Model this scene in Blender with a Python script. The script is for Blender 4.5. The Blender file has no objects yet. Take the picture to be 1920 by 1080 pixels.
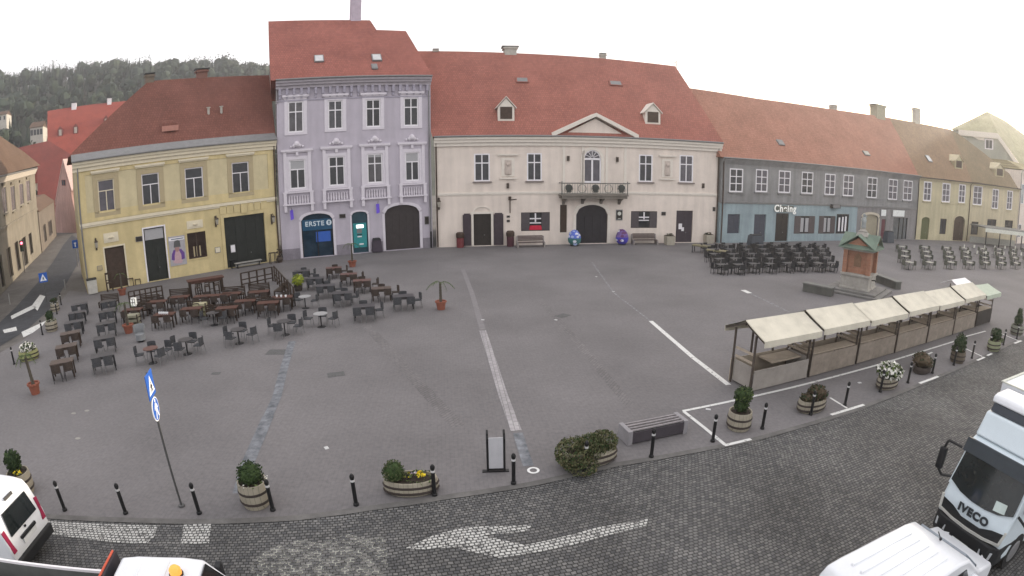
import bpy, bmesh, math, random
from mathutils import Matrix, Vector
from math import sin, cos, tan, pi, radians, hypot, atan2, sqrt
random.seed(7)
S = bpy.context.scene
COL = S.collection
# ------------------------------------------------------------------ camera
F, PIT, ROL, HC = 1023.08, .225, -.005, 8.0      # px per radian, pitch, roll, height of the lens over the square
CAM = Vector((0, 0, HC))
def _tr(v):
    c, s = cos(ROL), sin(ROL); v = (c*v[0]-s*v[2], v[1], s*v[0]+c*v[2])
    c, s = cos(PIT), sin(PIT); return Vector((v[0], c*v[1]+s*v[2], -s*v[1]+c*v[2]))
def ray(px, py):
    x, y = px-960, py-540; r = hypot(x, y); s = sin(r/F)/max(r, 1e-9)
    return _tr((x*s, cos(r/F), -y*s))
def at(px, py, z=0.0):
    d = ray(px, py); t = (z-HC)/d.z
    return Vector((d.x*t, d.y*t, z))
def aty(px, py, dist):
    d = ray(px, py); return CAM + d*(dist/hypot(d.x, d.y))
cd = bpy.data.cameras.new('camera'); cam = bpy.data.objects.new('camera', cd); COL.objects.link(cam); S.camera = cam
_R, _U, _B = _tr((1,0,0)), _tr((0,0,1)), -_tr((0,1,0))
cam.matrix_world = Matrix(((_R.x,_U.x,_B.x,0),(_R.y,_U.y,_B.y,0),(_R.z,_U.z,_B.z,HC),(0,0,0,1)))
cd.clip_start = .05; cd.clip_end = 5000
cd.type = 'PANO'; cd.sensor_fit = 'HORIZONTAL'; cd.sensor_width = 36
_t = cd if hasattr(cd, 'panorama_type') else cd.cycles
_t.panorama_type = 'FISHEYE_LENS_POLYNOMIAL'; _t.fisheye_fov = pi
_t.fisheye_polynomial_k0 = 0; _t.fisheye_polynomial_k1 = -(1920/36)/F
_t.fisheye_polynomial_k2 = 0; _t.fisheye_polynomial_k3 = 0; _t.fisheye_polynomial_k4 = 0
# ------------------------------------------------------------------ light
SUN_AZ, SUN_EL = radians(51), radians(9)
w = bpy.data.worlds.new('World'); S.world = w; w.use_nodes = True
nt = w.node_tree; sky = nt.nodes.new('ShaderNodeTexSky'); sky.sky_type = 'NISHITA'; sky.sun_disc = False
sky.sun_elevation = SUN_EL; sky.sun_rotation = SUN_AZ; sky.air_density = .8; sky.dust_density = 9.0; sky.ozone_density = 1.0
bg = nt.nodes['Background']
_tc = nt.nodes.new('ShaderNodeTexCoord'); _no = nt.nodes.new('ShaderNodeTexNoise'); _no.inputs['Scale'].default_value = 2.2; _no.inputs['Detail'].default_value = 5
nt.links.new(_tc.outputs['Generated'], _no.inputs['Vector']); _mr = nt.nodes.new('ShaderNodeMapRange'); _mr.inputs[3].default_value = .58; _mr.inputs[4].default_value = .82
nt.links.new(_no.outputs['Fac'], _mr.inputs[0]); _mx = nt.nodes.new('ShaderNodeMix'); _mx.data_type = 'RGBA'     # thin veil of high cloud over the evening sky
nt.links.new(_mr.outputs[0], _mx.inputs['Factor']); nt.links.new(sky.outputs[0], _mx.inputs['A']); _mx.inputs['B'].default_value = (8.6, 8.4, 8.5, 1)
nt.links.new(_mx.outputs['Result'], bg.inputs[0]); bg.inputs[1].default_value = .15
sd = bpy.data.lights.new('sun', 'SUN'); sd.energy = 5.0; sd.angle = radians(.5); sd.color = (1, .86, .68)
so = bpy.data.objects.new('sun', sd); COL.objects.link(so)
so.rotation_euler = Vector((-sin(SUN_AZ)*cos(SUN_EL), -cos(SUN_AZ)*cos(SUN_EL), -sin(SUN_EL))).to_track_quat('-Z', 'Y').to_euler()
S.view_settings.view_transform = 'Standard'; S.view_settings.look = 'None'; S.view_settings.gamma = 1
S.view_settings.use_curve_mapping = False; S.view_settings.exposure = .57
S.cycles.max_bounces = 6; S.cycles.transparent_max_bounces = 12
# ------------------------------------------------------------------ materials
MATS = {}
def mat(name, col, rough=.8, var=.12, scale=3.0, bump=0.0, metal=0.0, spec=.3, stain=0.0, col2=None, emit=None):
    """procedural: two octaves of noise move the colour, a third lifts the surface"""
    if name in MATS: return MATS[name]
    m = bpy.data.materials.new(name); m.use_nodes = True; n = m.node_tree; N = n.nodes; L = n.links
    b = N['Principled BSDF']; b.inputs['Roughness'].default_value = rough; b.inputs['Metallic'].default_value = metal
    b.inputs['Specular IOR Level'].default_value = spec
    tc = N.new('ShaderNodeTexCoord')
    no = N.new('ShaderNodeTexNoise'); no.inputs['Scale'].default_value = scale; no.inputs['Detail'].default_value = 6; no.inputs['Roughness'].default_value = .65
    L.new(tc.outputs['Object'], no.inputs['Vector'])
    r = N.new('ShaderNodeValToRGB'); c2 = col2 or col
    r.color_ramp.elements[0].position = .3; r.color_ramp.elements[1].position = .7
    r.color_ramp.elements[0].color = (*[max(0, c*(1-var)) for c in col], 1)
    r.color_ramp.elements[1].color = (*[min(1, c*(1+var)) for c in c2], 1)
    L.new(no.outputs['Fac'], r.inputs[0]); out = r.outputs[0]
    if stain:
        ns = N.new('ShaderNodeTexNoise'); ns.inputs['Scale'].default_value = .35; ns.inputs['Detail'].default_value = 5
        L.new(tc.outputs['Object'], ns.inputs['Vector'])
        mr = N.new('ShaderNodeMapRange'); mr.inputs[1].default_value = .35; mr.inputs[2].default_value = .7
        mr.inputs[3].default_value = 1-stain; mr.inputs[4].default_value = 1+stain*.4
        L.new(ns.outputs['Fac'], mr.inputs[0])
        mp = N.new('ShaderNodeMapping'); mp.inputs['Scale'].default_value = (1, 1, .1); L.new(tc.outputs['Object'], mp.inputs[0])
        n3 = N.new('ShaderNodeTexNoise'); n3.inputs['Scale'].default_value = 1.7; n3.inputs['Detail'].default_value = 4; L.new(mp.outputs[0], n3.inputs['Vector'])   # rain streaks
        m3 = N.new('ShaderNodeMapRange'); m3.inputs[1].default_value = .35; m3.inputs[2].default_value = .62; m3.inputs[3].default_value = 1-stain*.9; m3.inputs[4].default_value = 1.03; L.new(n3.outputs['Fac'], m3.inputs[0])
        m4 = N.new('ShaderNodeMath'); m4.operation = 'MULTIPLY'; L.new(mr.outputs[0], m4.inputs[0]); L.new(m3.outputs[0], m4.inputs[1])
        mx = N.new('ShaderNodeVectorMath'); mx.operation = 'SCALE'; L.new(out, mx.inputs[0]); L.new(m4.outputs[0], mx.inputs['Scale']); out = mx.outputs[0]
    L.new(out, b.inputs['Base Color'])
    if bump:
        bp = N.new('ShaderNodeBump'); bp.inputs['Strength'].default_value = bump; bp.inputs['Distance'].default_value = .02
        nb = N.new('ShaderNodeTexNoise'); nb.inputs['Scale'].default_value = scale*9; nb.inputs['Detail'].default_value = 3
        L.new(tc.outputs['Object'], nb.inputs['Vector']); L.new(nb.outputs['Fac'], bp.inputs['Height']); L.new(bp.outputs[0], b.inputs['Normal'])
    if emit:
        b.inputs['Emission Color'].default_value = (*emit[:3], 1); b.inputs['Emission Strength'].default_value = emit[3]
    MATS[name] = m; return m
def brickmat(name, c1, c2, mortar, bw, bh, gap=.012, rough=.8, rot=0.0, bump=.5, plane='XY', zs=1.0, var=.25, big=.25, fade=None, warp=0.0, offs=.5, spec=.3):
    """courses of bricks, setts or tiles in object space with patchy tone"""
    m = bpy.data.materials.new(name); m.use_nodes = True; n = m.node_tree; N = n.nodes; L = n.links
    b = N['Principled BSDF']; b.inputs['Roughness'].default_value = rough; b.inputs['Specular IOR Level'].default_value = spec
    tc = N.new('ShaderNodeTexCoord'); v = tc.outputs['Object']
    if plane == 'XZ':
        sx = N.new('ShaderNodeSeparateXYZ'); cx = N.new('ShaderNodeCombineXYZ'); L.new(v, sx.inputs[0])
        mm = N.new('ShaderNodeMath'); mm.operation = 'MULTIPLY'; mm.inputs[1].default_value = zs; L.new(sx.outputs[2], mm.inputs[0])
        L.new(sx.outputs[0], cx.inputs[0]); L.new(mm.outputs[0], cx.inputs[1]); v = cx.outputs[0]
    mp = N.new('ShaderNodeMapping'); mp.inputs['Rotation'].default_value = (0, 0, rot); L.new(v, mp.inputs[0]); v = mp.outputs[0]
    if warp:
        nw = N.new('ShaderNodeTexNoise'); nw.inputs['Scale'].default_value = 1.1; nw.inputs['Detail'].default_value = 3; L.new(v, nw.inputs['Vector'])
        s0 = N.new('ShaderNodeVectorMath'); s0.operation = 'SUBTRACT'; s0.inputs[1].default_value = (.5,.5,.5); L.new(nw.outputs['Color'], s0.inputs[0])
        s1 = N.new('ShaderNodeVectorMath'); s1.operation = 'SCALE'; s1.inputs['Scale'].default_value = warp; L.new(s0.outputs[0], s1.inputs[0])
        s2 = N.new('ShaderNodeVectorMath'); L.new(v, s2.inputs[0]); L.new(s1.outputs[0], s2.inputs[1]); v = s2.outputs[0]
    br = N.new('ShaderNodeTexBrick'); L.new(v, br.inputs['Vector'])
    br.inputs['Scale'].default_value = 1; br.inputs['Brick Width'].default_value = bw; br.inputs['Row Height'].default_value = bh
    br.inputs['Mortar Size'].default_value = gap; br.inputs['Mortar Smooth'].default_value = .3; br.inputs['Bias'].default_value = 0
    br.offset = offs
    br.inputs['Color1'].default_value = (*c1, 1); br.inputs['Color2'].default_value = (*c2, 1); br.inputs['Mortar'].default_value = (*mortar, 1)
    n1 = N.new('ShaderNodeTexNoise'); n1.inputs['Scale'].default_value = big; n1.inputs['Detail'].default_value = 7; n1.inputs['Roughness'].default_value = .6; L.new(tc.outputs['Object'], n1.inputs['Vector'])
    mr = N.new('ShaderNodeMapRange'); mr.inputs[1].default_value = .3; mr.inputs[2].default_value = .7; mr.inputs[3].default_value = 1-var; mr.inputs[4].default_value = 1+var; L.new(n1.outputs['Fac'], mr.inputs[0])
    n2 = N.new('ShaderNodeTexNoise'); n2.inputs['Scale'].default_value = 7; n2.inputs['Detail'].default_value = 4; L.new(tc.outputs['Object'], n2.inputs['Vector'])
    m2 = N.new('ShaderNodeMapRange'); m2.inputs[1].default_value = .3; m2.inputs[2].default_value = .7; m2.inputs[3].default_value = 1-var*.6; m2.inputs[4].default_value = 1+var*.6; L.new(n2.outputs['Fac'], m2.inputs[0])
    mu = N.new('ShaderNodeMath'); mu.operation = 'MULTIPLY'; L.new(mr.outputs[0], mu.inputs[0]); L.new(m2.outputs[0], mu.inputs[1])
    sc = N.new('ShaderNodeVectorMath'); sc.operation = 'SCALE'; L.new(br.outputs['Color'], sc.inputs[0]); L.new(mu.outputs[0], sc.inputs['Scale'])
    L.new(sc.outputs[0], b.inputs['Base Color'])
    if bump:
        inv = N.new('ShaderNodeMath'); inv.operation = 'SUBTRACT'; inv.inputs[0].default_value = 1; L.new(br.outputs['Fac'], inv.inputs[1])
        ad = N.new('ShaderNodeMath'); ad.operation = 'MULTIPLY_ADD'; ad.inputs[1].default_value = .5; L.new(n2.outputs['Fac'], ad.inputs[0]); L.new(inv.outputs[0], ad.inputs[2])
        bp = N.new('ShaderNodeBump'); bp.inputs['Strength'].default_value = bump; bp.inputs['Distance'].default_value = .02
        L.new(ad.outputs[0], bp.inputs['Height']); L.new(bp.outputs[0], b.inputs['Normal'])
    MATS[name] = m; return m
def paintmat(name, col, bw, bh, rot, wear=.45, gap=.02, warp=0.0, offs=.5, joints=False):
    """worn road paint: lost in the joints between the setts and in patches"""
    m = bpy.data.materials.new(name); m.use_nodes = True; n = m.node_tree; N = n.nodes; L = n.links
    b = N['Principled BSDF']; b.inputs['Base Color'].default_value = (*col, 1); b.inputs['Roughness'].default_value = .7
    tc = N.new('ShaderNodeTexCoord'); mp = N.new('ShaderNodeMapping'); mp.inputs['Rotation'].default_value = (0,0,rot); L.new(tc.outputs['Object'], mp.inputs[0]); v = mp.outputs[0]
    if warp:
        nw = N.new('ShaderNodeTexNoise'); nw.inputs['Scale'].default_value = 1.1; nw.inputs['Detail'].default_value = 3; L.new(v, nw.inputs['Vector'])
        s0 = N.new('ShaderNodeVectorMath'); s0.operation = 'SUBTRACT'; s0.inputs[1].default_value = (.5,.5,.5); L.new(nw.outputs['Color'], s0.inputs[0])
        s1 = N.new('ShaderNodeVectorMath'); s1.operation = 'SCALE'; s1.inputs['Scale'].default_value = warp; L.new(s0.outputs[0], s1.inputs[0])
        s2 = N.new('ShaderNodeVectorMath'); L.new(v, s2.inputs[0]); L.new(s1.outputs[0], s2.inputs[1]); v = s2.outputs[0]
    br = N.new('ShaderNodeTexBrick'); L.new(v, br.inputs['Vector']); br.offset = offs
    br.inputs['Scale'].default_value = 1; br.inputs['Brick Width'].default_value = bw; br.inputs['Row Height'].default_value = bh; br.inputs['Mortar Size'].default_value = gap; br.inputs['Mortar Smooth'].default_value = .2
    no = N.new('ShaderNodeTexNoise'); no.inputs['Scale'].default_value = 5; no.inputs['Detail'].default_value = 8; no.inputs['Roughness'].default_value = .75; L.new(tc.outputs['Object'], no.inputs['Vector'])
    mr = N.new('ShaderNodeMapRange'); mr.inputs[1].default_value = wear-.06; mr.inputs[2].default_value = wear+.06; L.new(no.outputs['Fac'], mr.inputs[0])
    inv = N.new('ShaderNodeMath'); inv.operation = 'MULTIPLY_ADD'; inv.inputs[1].default_value = -.85; inv.inputs[2].default_value = 1; L.new(br.outputs['Fac'], inv.inputs[0])
    mu = N.new('ShaderNodeMath'); mu.operation = 'MULTIPLY'; L.new(mr.outputs[0], mu.inputs[0]); L.new(br.outputs['Fac'] if joints else inv.outputs[0], mu.inputs[1])
    L.new(mu.outputs[0], b.inputs['Alpha']); MATS[name] = m; return m
def glass(name='window glass', col=(.03,.032,.036), rough=.12, spec=.4):
    return mat(name, col, rough=rough, var=.35, scale=1.3, spec=spec)
# ------------------------------------------------------------------ mesh builder
class MB:
    def __init__(s): s.v=[]; s.f=[]; s.mi=[]; s.sm=[]; s.T=Matrix.Identity(4)
    def add(s, vs, fs, mi=0, sm=False):
        o=len(s.v); s.v += [s.T @ Vector(v) for v in vs]
        for f in fs: s.f.append([o+i for i in f]); s.mi.append(mi); s.sm.append(sm)
        return s
    def box(s, x0,x1,y0,y1,z0,z1, mi=0, tx=1.0, ty=1.0):
        cx,cy=(x0+x1)/2,(y0+y1)/2; hx,hy=(x1-x0)/2,(y1-y0)/2
        vs=[(cx+a*hx*k1,cy+b*hy*k2,z) for z,k1,k2 in ((z0,1,1),(z1,tx,ty)) for a,b in ((-1,-1),(1,-1),(1,1),(-1,1))]
        return s.add(vs,[(3,2,1,0),(4,5,6,7),(0,1,5,4),(1,2,6,5),(2,3,7,6),(3,0,4,7)],mi)
    def cyl(s, p0, p1, r0, r1=None, n=8, mi=0, cap=True, sm=True):
        p0,p1=Vector(p0),Vector(p1); r1=r0 if r1 is None else r1; d=(p1-p0).normalized()
        a=d.orthogonal().normalized(); b=d.cross(a)
        vs=[p+(a*cos(2*pi*i/n)+b*sin(2*pi*i/n))*r for p,r in ((p0,r0),(p1,r1)) for i in range(n)]
        s.add(vs,[(i,(i+1)%n,n+(i+1)%n,n+i) for i in range(n)],mi,sm)
        if cap: s.add(vs,[tuple(range(n-1,-1,-1)),tuple(range(n,2*n))],mi)
        return s
    def tube(s, pts, r, n=6, mi=0):
        for a,b in zip(pts,pts[1:]): s.cyl(a,b,r,r,n,mi)
        return s
    def lathe(s, prof, n=16, c=(0,0,0), mi=0, sx=1.0, sy=1.0, sm=True, a0=0.0):
        vs=[]; 
        for r,z in prof: vs += [(c[0]+r*sx*cos(a0+2*pi*i/n), c[1]+r*sy*sin(a0+2*pi*i/n), c[2]+z) for i in range(n)]
        fs=[(k*n+i,k*n+(i+1)%n,(k+1)*n+(i+1)%n,(k+1)*n+i) for k in range(len(prof)-1) for i in range(n)]
        s.add(vs,fs,mi,sm); s.add(vs,[tuple(range(n-1,-1,-1)),tuple(range((len(prof)-1)*n,len(prof)*n))],mi); return s
    def poly(s, pts, mi=0): return s.add(pts,[tuple(range(len(pts)))],mi)
    def slab(s, pts, off, mi=0):
        """a polygon given thickness along the vector off"""
        n=len(pts); o=Vector(off); vs=[Vector(p) for p in pts]+[Vector(p)+o for p in pts]
        return s.add(vs,[tuple(range(n)),tuple(range(2*n-1,n-1,-1))]+[(i,n+i,n+(i+1)%n,(i+1)%n) for i in range(n)],mi)
    def ball(s, c, r, mi=0, n=10, sz=1.0, jit=0.0):
        prof=[(max(.01,sin(pi*k/(n//2+1)))*r, -cos(pi*k/(n//2+1))*r*sz) for k in range(n//2+2)]
        o=len(s.v); s.lathe(prof,n,c,mi)
        if jit:
            for i in range(o,len(s.v)): s.v[i]=s.v[i]+Vector((random.uniform(-jit,jit),random.uniform(-jit,jit),random.uniform(-jit,jit)))
        return s
    def leaves(s, c, r, n, size, mis=(0,), sz=1.0, shell=.5, up=0.0):
        c=Vector(c)
        for _ in range(n):
            d=Vector((random.gauss(0,1),random.gauss(0,1),random.gauss(0,1))).normalized()
            q=r*(shell+(1-shell)*random.random()); p=c+Vector((d.x*q,d.y*q,d.z*q*sz))
            a=Vector((random.gauss(0,1),random.gauss(0,1),random.gauss(0,1)+up)).normalized(); b=a.orthogonal().normalized(); e=a.cross(b)
            z=size*random.uniform(.6,1.3); mi=random.choice(mis)
            s.add([p-b*z*.5, p+e*z*.35, p+b*z*.6, p-e*z*.35],[(0,1,2,3)],mi)
        return s
    def build(s, name, mats, parent=None, loc=None, rz=0.0, smooth=None, bevel=0.0, kind=None, post=None):
        if not isinstance(mats,(list,tuple)): mats=[mats]
        me=bpy.data.meshes.new(name)
        vs=[tuple(v) for v in s.v]
        if post: vs=[post(v) for v in vs]
        me.from_pydata(vs,[],s.f)
        for m in mats: me.materials.append(m)
        me.polygons.foreach_set('material_index',[min(i,len(mats)-1) for i in s.mi]); me.polygons.foreach_set('use_smooth',[bool(smooth) or x for x in s.sm])
        me.validate(); me.update()
        if smooth or any(s.sm):
            try: me.set_sharp_from_angle(angle=radians(smooth if smooth and smooth>1 else 40))
            except Exception: pass
        o=bpy.data.objects.new(name,me); COL.objects.link(o)
        if parent is not None: o.parent=parent
        if loc is not None: o.location=loc
        if rz: o.rotation_euler=(0,0,rz)
        if kind: o['kind']=kind
        if bevel:
            bm=bmesh.new(); bm.from_mesh(me); bmesh.ops.remove_doubles(bm,verts=bm.verts,dist=1e-4); bmesh.ops.recalc_face_normals(bm,faces=bm.faces); bm.to_mesh(me); bm.free()
            b=o.modifiers.new('bevel','BEVEL'); b.width=bevel; b.segments=2; b.limit_method='ANGLE'; b.angle_limit=radians(35)
        return o
def fixn(o):
    bm=bmesh.new(); bm.from_mesh(o.data); bmesh.ops.recalc_face_normals(bm,faces=bm.faces); bm.to_mesh(o.data); bm.free(); return o
def tag(o, label, cat, group=None):
    o['label']=label; o['category']=cat
    if group: o['group']=group
    return o
def thing(name, label, cat, loc=(0,0,0), rz=0.0, group=None):
    o=bpy.data.objects.new(name,None); COL.objects.link(o); o.location=loc; o.rotation_euler=(0,0,rz); o.empty_display_size=.3
    return tag(o,label,cat,group)
def dup(root, loc, rz, label, group=None):
    r=root.copy(); COL.objects.link(r); r.location=loc; r.rotation_euler=(0,0,rz); r['label']=label
    if group: r['group']=group
    for ch in list(root.children):
        c=ch.copy(); COL.objects.link(c); c.parent=r
        for g in list(ch.children):
            d=g.copy(); COL.objects.link(d); d.parent=c
    return r
def text(name, body, size, m, parent, loc, rot, ext=.01, bold=0.0, align='CENTER', sx=1.0):
    cu=bpy.data.curves.new(name,'FONT'); cu.body=body; cu.size=size; cu.extrude=ext; cu.align_x=align; cu.align_y='CENTER'; cu.offset=bold; cu.space_character=1.14
    tmp=bpy.data.objects.new(name,cu); COL.objects.link(tmp); bpy.context.view_layer.update()
    me=bpy.data.meshes.new_from_object(tmp.evaluated_get(bpy.context.evaluated_depsgraph_get())); bpy.data.objects.remove(tmp); bpy.data.curves.remove(cu)
    me.name=name; me.materials.clear(); me.materials.append(m); o=bpy.data.objects.new(name,me); COL.objects.link(o)
    if parent: o.parent=parent
    o.location=loc; o.rotation_euler=rot; o.scale=(sx,1,1); return o
ORD=['first','second','third','fourth','fifth','sixth','seventh','eighth','ninth','tenth','eleventh','twelfth','thirteenth','fourteenth','fifteenth','sixteenth','seventeenth','eighteenth','nineteenth','twentieth']
# ------------------------------------------------------------------ buildings
M_yel=mat('yellow plaster',(.60,.50,.27),var=.08,scale=1.2,bump=.05,stain=.10)
M_yel2=mat('beige plaster panel',(.56,.49,.31),var=.07,scale=1.4,bump=.05,stain=.08)
M_taupe=mat('taupe window surround',(.40,.335,.21),var=.06)
M_cream=mat('cream stucco trim',(.66,.60,.46),var=.06)
M_lil=mat('lilac plaster',(.455,.42,.475),var=.05,scale=1.3,bump=.05,stain=.08)
M_lilt=mat('pale lilac stucco trim',(.62,.585,.63),var=.05)
M_lilg=mat('grey stone plinth',(.24,.22,.25),var=.12,bump=.1,stain=.15)
M_wht=mat('cream white plaster',(.70,.62,.55),var=.05,scale=1.1,bump=.05,stain=.08)
M_wtrim=mat('off white stucco trim',(.68,.63,.56),var=.05)
M_gry=mat('grey plaster',(.255,.255,.255),var=.08,scale=1.2,bump=.06,stain=.18)
M_blu=mat('blue grey painted plaster',(.285,.36,.385),var=.07,scale=1.0,stain=.14)
M_bei=mat('beige yellow plaster',(.50,.45,.30),var=.06,scale=1.2,stain=.12)
M_bei2=mat('ochre beige plaster',(.52,.46,.32),var=.06,scale=1.2,stain=.12)
M_lgry=mat('weathered grey beige plaster',(.21,.188,.15),var=.1,scale=1.2,stain=.2)
M_pink=mat('dull pink plaster',(.44,.27,.23),var=.08,stain=.15)
M_frame=mat('white window paint',(.74,.72,.74),var=.04,rough=.5)
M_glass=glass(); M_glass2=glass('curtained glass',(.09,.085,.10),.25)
GL=[M_glass,glass('grey reflecting glass',(.055,.056,.062),.15),glass('curtained dim glass',(.085,.08,.085),.3),glass('deep dark glass',(.018,.019,.022),.07)]
M_blind=mat('pale roller blind',(.36,.36,.37),var=.04)
M_dark=mat('dark stained timber',(.028,.023,.02),var=.3,scale=4,rough=.7)
M_dark2=mat('brown timber',(.055,.036,.026),var=.3,scale=4,rough=.7)
M_gate=mat('dark green gate paint',(.02,.023,.02),var=.2,rough=.6)
M_blk=mat('black iron',(.018,.018,.02),var=.3,rough=.55)
M_zinc=mat('grey zinc sheet',(.20,.20,.20),var=.12,rough=.5,metal=.3)
M_brn=mat('brown iron',(.06,.045,.035),var=.3,rough=.6)
M_stone=mat('pale stone',(.45,.43,.38),var=.12,scale=4,bump=.15,stain=.15)
def tiles(name,c,d=.8): return brickmat(name,c,tuple(x*d for x in c),tuple(x*.68 for x in c),.24,.30,.03,plane='XZ',zs=1.3,bump=.3,var=.15,big=.3,rough=.85,spec=.15)
T_yel=tiles('dark brown red tiles',(.185,.078,.06)); T_pur=tiles('red tiles',(.31,.115,.092)); T_wht=tiles('faded red tiles',(.33,.128,.10))
T_gry=tiles('old orange red tiles',(.36,.175,.125)); T_bei=tiles('mossy brown tiles',(.27,.185,.12)); T_red=tiles('bright red tiles',(.30,.07,.05)); T_old=tiles('weathered brown tiles',(.13,.085,.06)); T_red2=tiles('deep red tiles',(.20,.055,.045))
T_yg=tiles('sunlit ochre tiles',(.38,.33,.2))  # plain ochre tile colour
class Bld:
    def __init__(s,name,label,Apx,Bpx,eA,eB,A=None,B=None,cat='building'):
        s.A=A or at(*Apx); s.B=B or at(*Bpx); d=s.B-s.A; s.L=d.length; s.ang=atan2(d.y,d.x)
        s.e=Vector((cos(s.ang),sin(s.ang),0)); s.n=Vector((-sin(s.ang),cos(s.ang),0)); s.k=0
        ua,za=s.fp(*eA); ub,zb=s.fp(*eB); b=(zb-za)/(ub-ua); s.Z=za-b*ua; s.k=b/s.Z
        s.root=thing(name,label,cat,s.A,s.ang)
    def sh(s,v): return (v[0],v[1],v[2]*(1+s.k*v[0]))
    def fp(s,px,py,y=0.0):
        d=ray(px,py); t=((s.A+s.n*y-CAM).dot(s.n))/d.dot(s.n); P=CAM+d*t; u=(P-s.A).dot(s.e); return u,P.z/(1+s.k*u)
    def rp(s,px,py,sl,y0=-.45,z0=None):
        z0=s.Z+.12 if z0 is None else z0
        d=ray(px,py); o=CAM-s.A; o=Vector((o.dot(s.e),o.dot(s.n),o.z)); d=Vector((d.dot(s.e),d.dot(s.n),d.z)); kf=1.0
        for _ in range(6):
            t=(kf*(z0+sl*(o.y-y0))-o.z)/(d.z-kf*sl*d.y); p=o+d*t; kf=1+s.k*p.x
        return Vector((p.x,p.y,p.z/kf))
    def rc(s,x0,y0,x1,y1):
        xm,ym=(x0+x1)/2,(y0+y1)/2
        return s.fp(x0,ym)[0],s.fp(x1,ym)[0],s.fp(xm,y1)[1],s.fp(xm,y0)[1]
    def put(s,mb,name,mats,parent=None,**k):
        return mb.build(name,mats,s.root if parent is None else parent,post=s.sh,**k)
    def wall(s,u0,u1,z0,z1,ops,m,name='wall',depth=8.0,rev=.22,back=True):
        mb=MB(); us=sorted({u0,u1,*[min(max(x,u0),u1) for o in ops for x in o[:2]]}); zs=sorted({z0,z1,*[min(max(x,z0),z1) for o in ops for x in o[2:4]]})
        for a,b in zip(us,us[1:]):
            for c,d in zip(zs,zs[1:]):
                if b-a<1e-5 or d-c<1e-5: continue
                mu,mz=(a+b)/2,(c+d)/2
                if any(o[0]<mu<o[1] and o[2]<mz<o[3] for o in ops): continue
                mb.add([(a,0,c),(b,0,c),(b,0,d),(a,0,d)],[(0,1,2,3)])
        for o in ops:
            l,r,zb,zt=o[:4]; zb=max(zb,z0); ar=o[4] if len(o)>4 else 0
            mb.add([(l,0,zb),(l,0,zt-ar),(l,rev,zt-ar),(l,rev,zb)],[(0,1,2,3)]); mb.add([(r,0,zb),(r,rev,zb),(r,rev,zt-ar),(r,0,zt-ar)],[(0,1,2,3)])
            mb.add([(l,0,zb),(l,rev,zb),(r,rev,zb),(r,0,zb)],[(0,1,2,3)])
            if not ar: mb.add([(l,0,zt),(r,0,zt),(r,rev,zt),(l,rev,zt)],[(0,1,2,3)])
            else:
                n=12; P=[(l+(r-l)*i/n, zt-ar*(1-sqrt(max(0,1-(2*i/n-1)**2)))) for i in range(n+1)]
                for (a,za),(b,zb_) in zip(P,P[1:]):
                    mb.add([(a,0,za),(b,0,zb_),(b,0,zt),(a,0,zt)],[(0,1,2,3)]); mb.add([(a,0,za),(a,rev,za),(b,rev,zb_),(b,0,zb_)],[(0,1,2,3)])
        mb.add([(u0,0,z0),(u0,0,z1),(u0,depth,z1),(u0,depth,z0)],[(0,1,2,3)]); mb.add([(u1,0,z0),(u1,depth,z0),(u1,depth,z1),(u1,0,z1)],[(0,1,2,3)])
        if back: mb.add([(u0,depth,z0),(u0,depth,z1),(u1,depth,z1),(u1,depth,z0)],[(0,1,2,3)])
        mb.add([(u0,0,z1),(u1,0,z1),(u1,depth,z1),(u0,depth,z1)],[(0,1,2,3)])
        return s.put(mb,name,m)
    def roof(s,px,sl,m,name='roof',mirror=True,thick=.22,extra=None):
        F_=[s.rp(x,y,sl) for x,y in px]
        if not mirror:
            g=MB(); g.slab(F_,Vector((0,.6,-.3))); s.ym=max(p.y for p in F_); s.sl=sl; s.F=F_; return fixn(s.put(g,name,m))
        y0=-.45
        for p in F_:
            if abs(p.y-y0)<.35: p.z-=sl*(p.y-y0); p.y=y0
        ym=max(p.y for p in F_); n=len(F_); mb=MB()
        mb.poly(F_)
        Mi=[Vector((p.x,2*ym-p.y,p.z)) for p in F_]
        mb.poly(list(reversed(Mi)))
        for i in range(n):
            a,b=F_[i],F_[(i+1)%n]; c,d=Mi[i],Mi[(i+1)%n]
            if abs(a.y-ym)<.05 and abs(b.y-ym)<.05: continue
            if (a-c).length<1e-3: mb.poly([a,b,d]) if False else mb.poly([b,a,d])
            elif (b-d).length<1e-3: mb.poly([b,a,c])
            else: mb.poly([b,a,c,d])
        o=s.put(mb,name,m); fixn(o); s.ym=ym; s.sl=sl; s.F=F_; return o
    def window(s,rect,style='cross',gm=None,fm=None,fw=.09,sur=None,sw=.18,led=None,sill=None,y=.10,curt=None,rev=True):
        l,r,b,t=rect; fm=fm or M_frame; gm=gm or random.choice(GL); h=t-b; w_=r-l
        m=MB(); y0,y1=y-.06,y+.04
        m.box(l,l+fw,y0,y1,b,t); m.box(r-fw,r,y0,y1,b,t); m.box(l+fw,r-fw,y0,y1,b,b+fw); m.box(l+fw,r-fw,y0,y1,t-fw,t)
        zt=b+h*(.66 if style!='T' else .66); c=(l+r)/2; q=fw*.42
        if style in('cross','T','blind'):
            m.box(l+fw,r-fw,y0+.01,y1-.01,zt-q,zt+q)
            m.box(c-q,c+q,y0+.015,y1-.015,b+fw,zt-q)
            if style=='cross': m.box(c-q,c+q,y0+.015,y1-.015,zt+q,t-fw)
        if style=='pair': m.box(c-q,c+q,y0+.015,y1-.015,b+fw,t-fw)
        if style=='six':
            for zz in (.36,.66): m.box(l+fw,r-fw,y0+.01,y1-.01,b+h*zz-q*.8,b+h*zz+q*.8)
            m.box(c-q,c+q,y0+.004,y1-.004,b+fw,t-fw)
        W=s.put(m,'window',fm)
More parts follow.
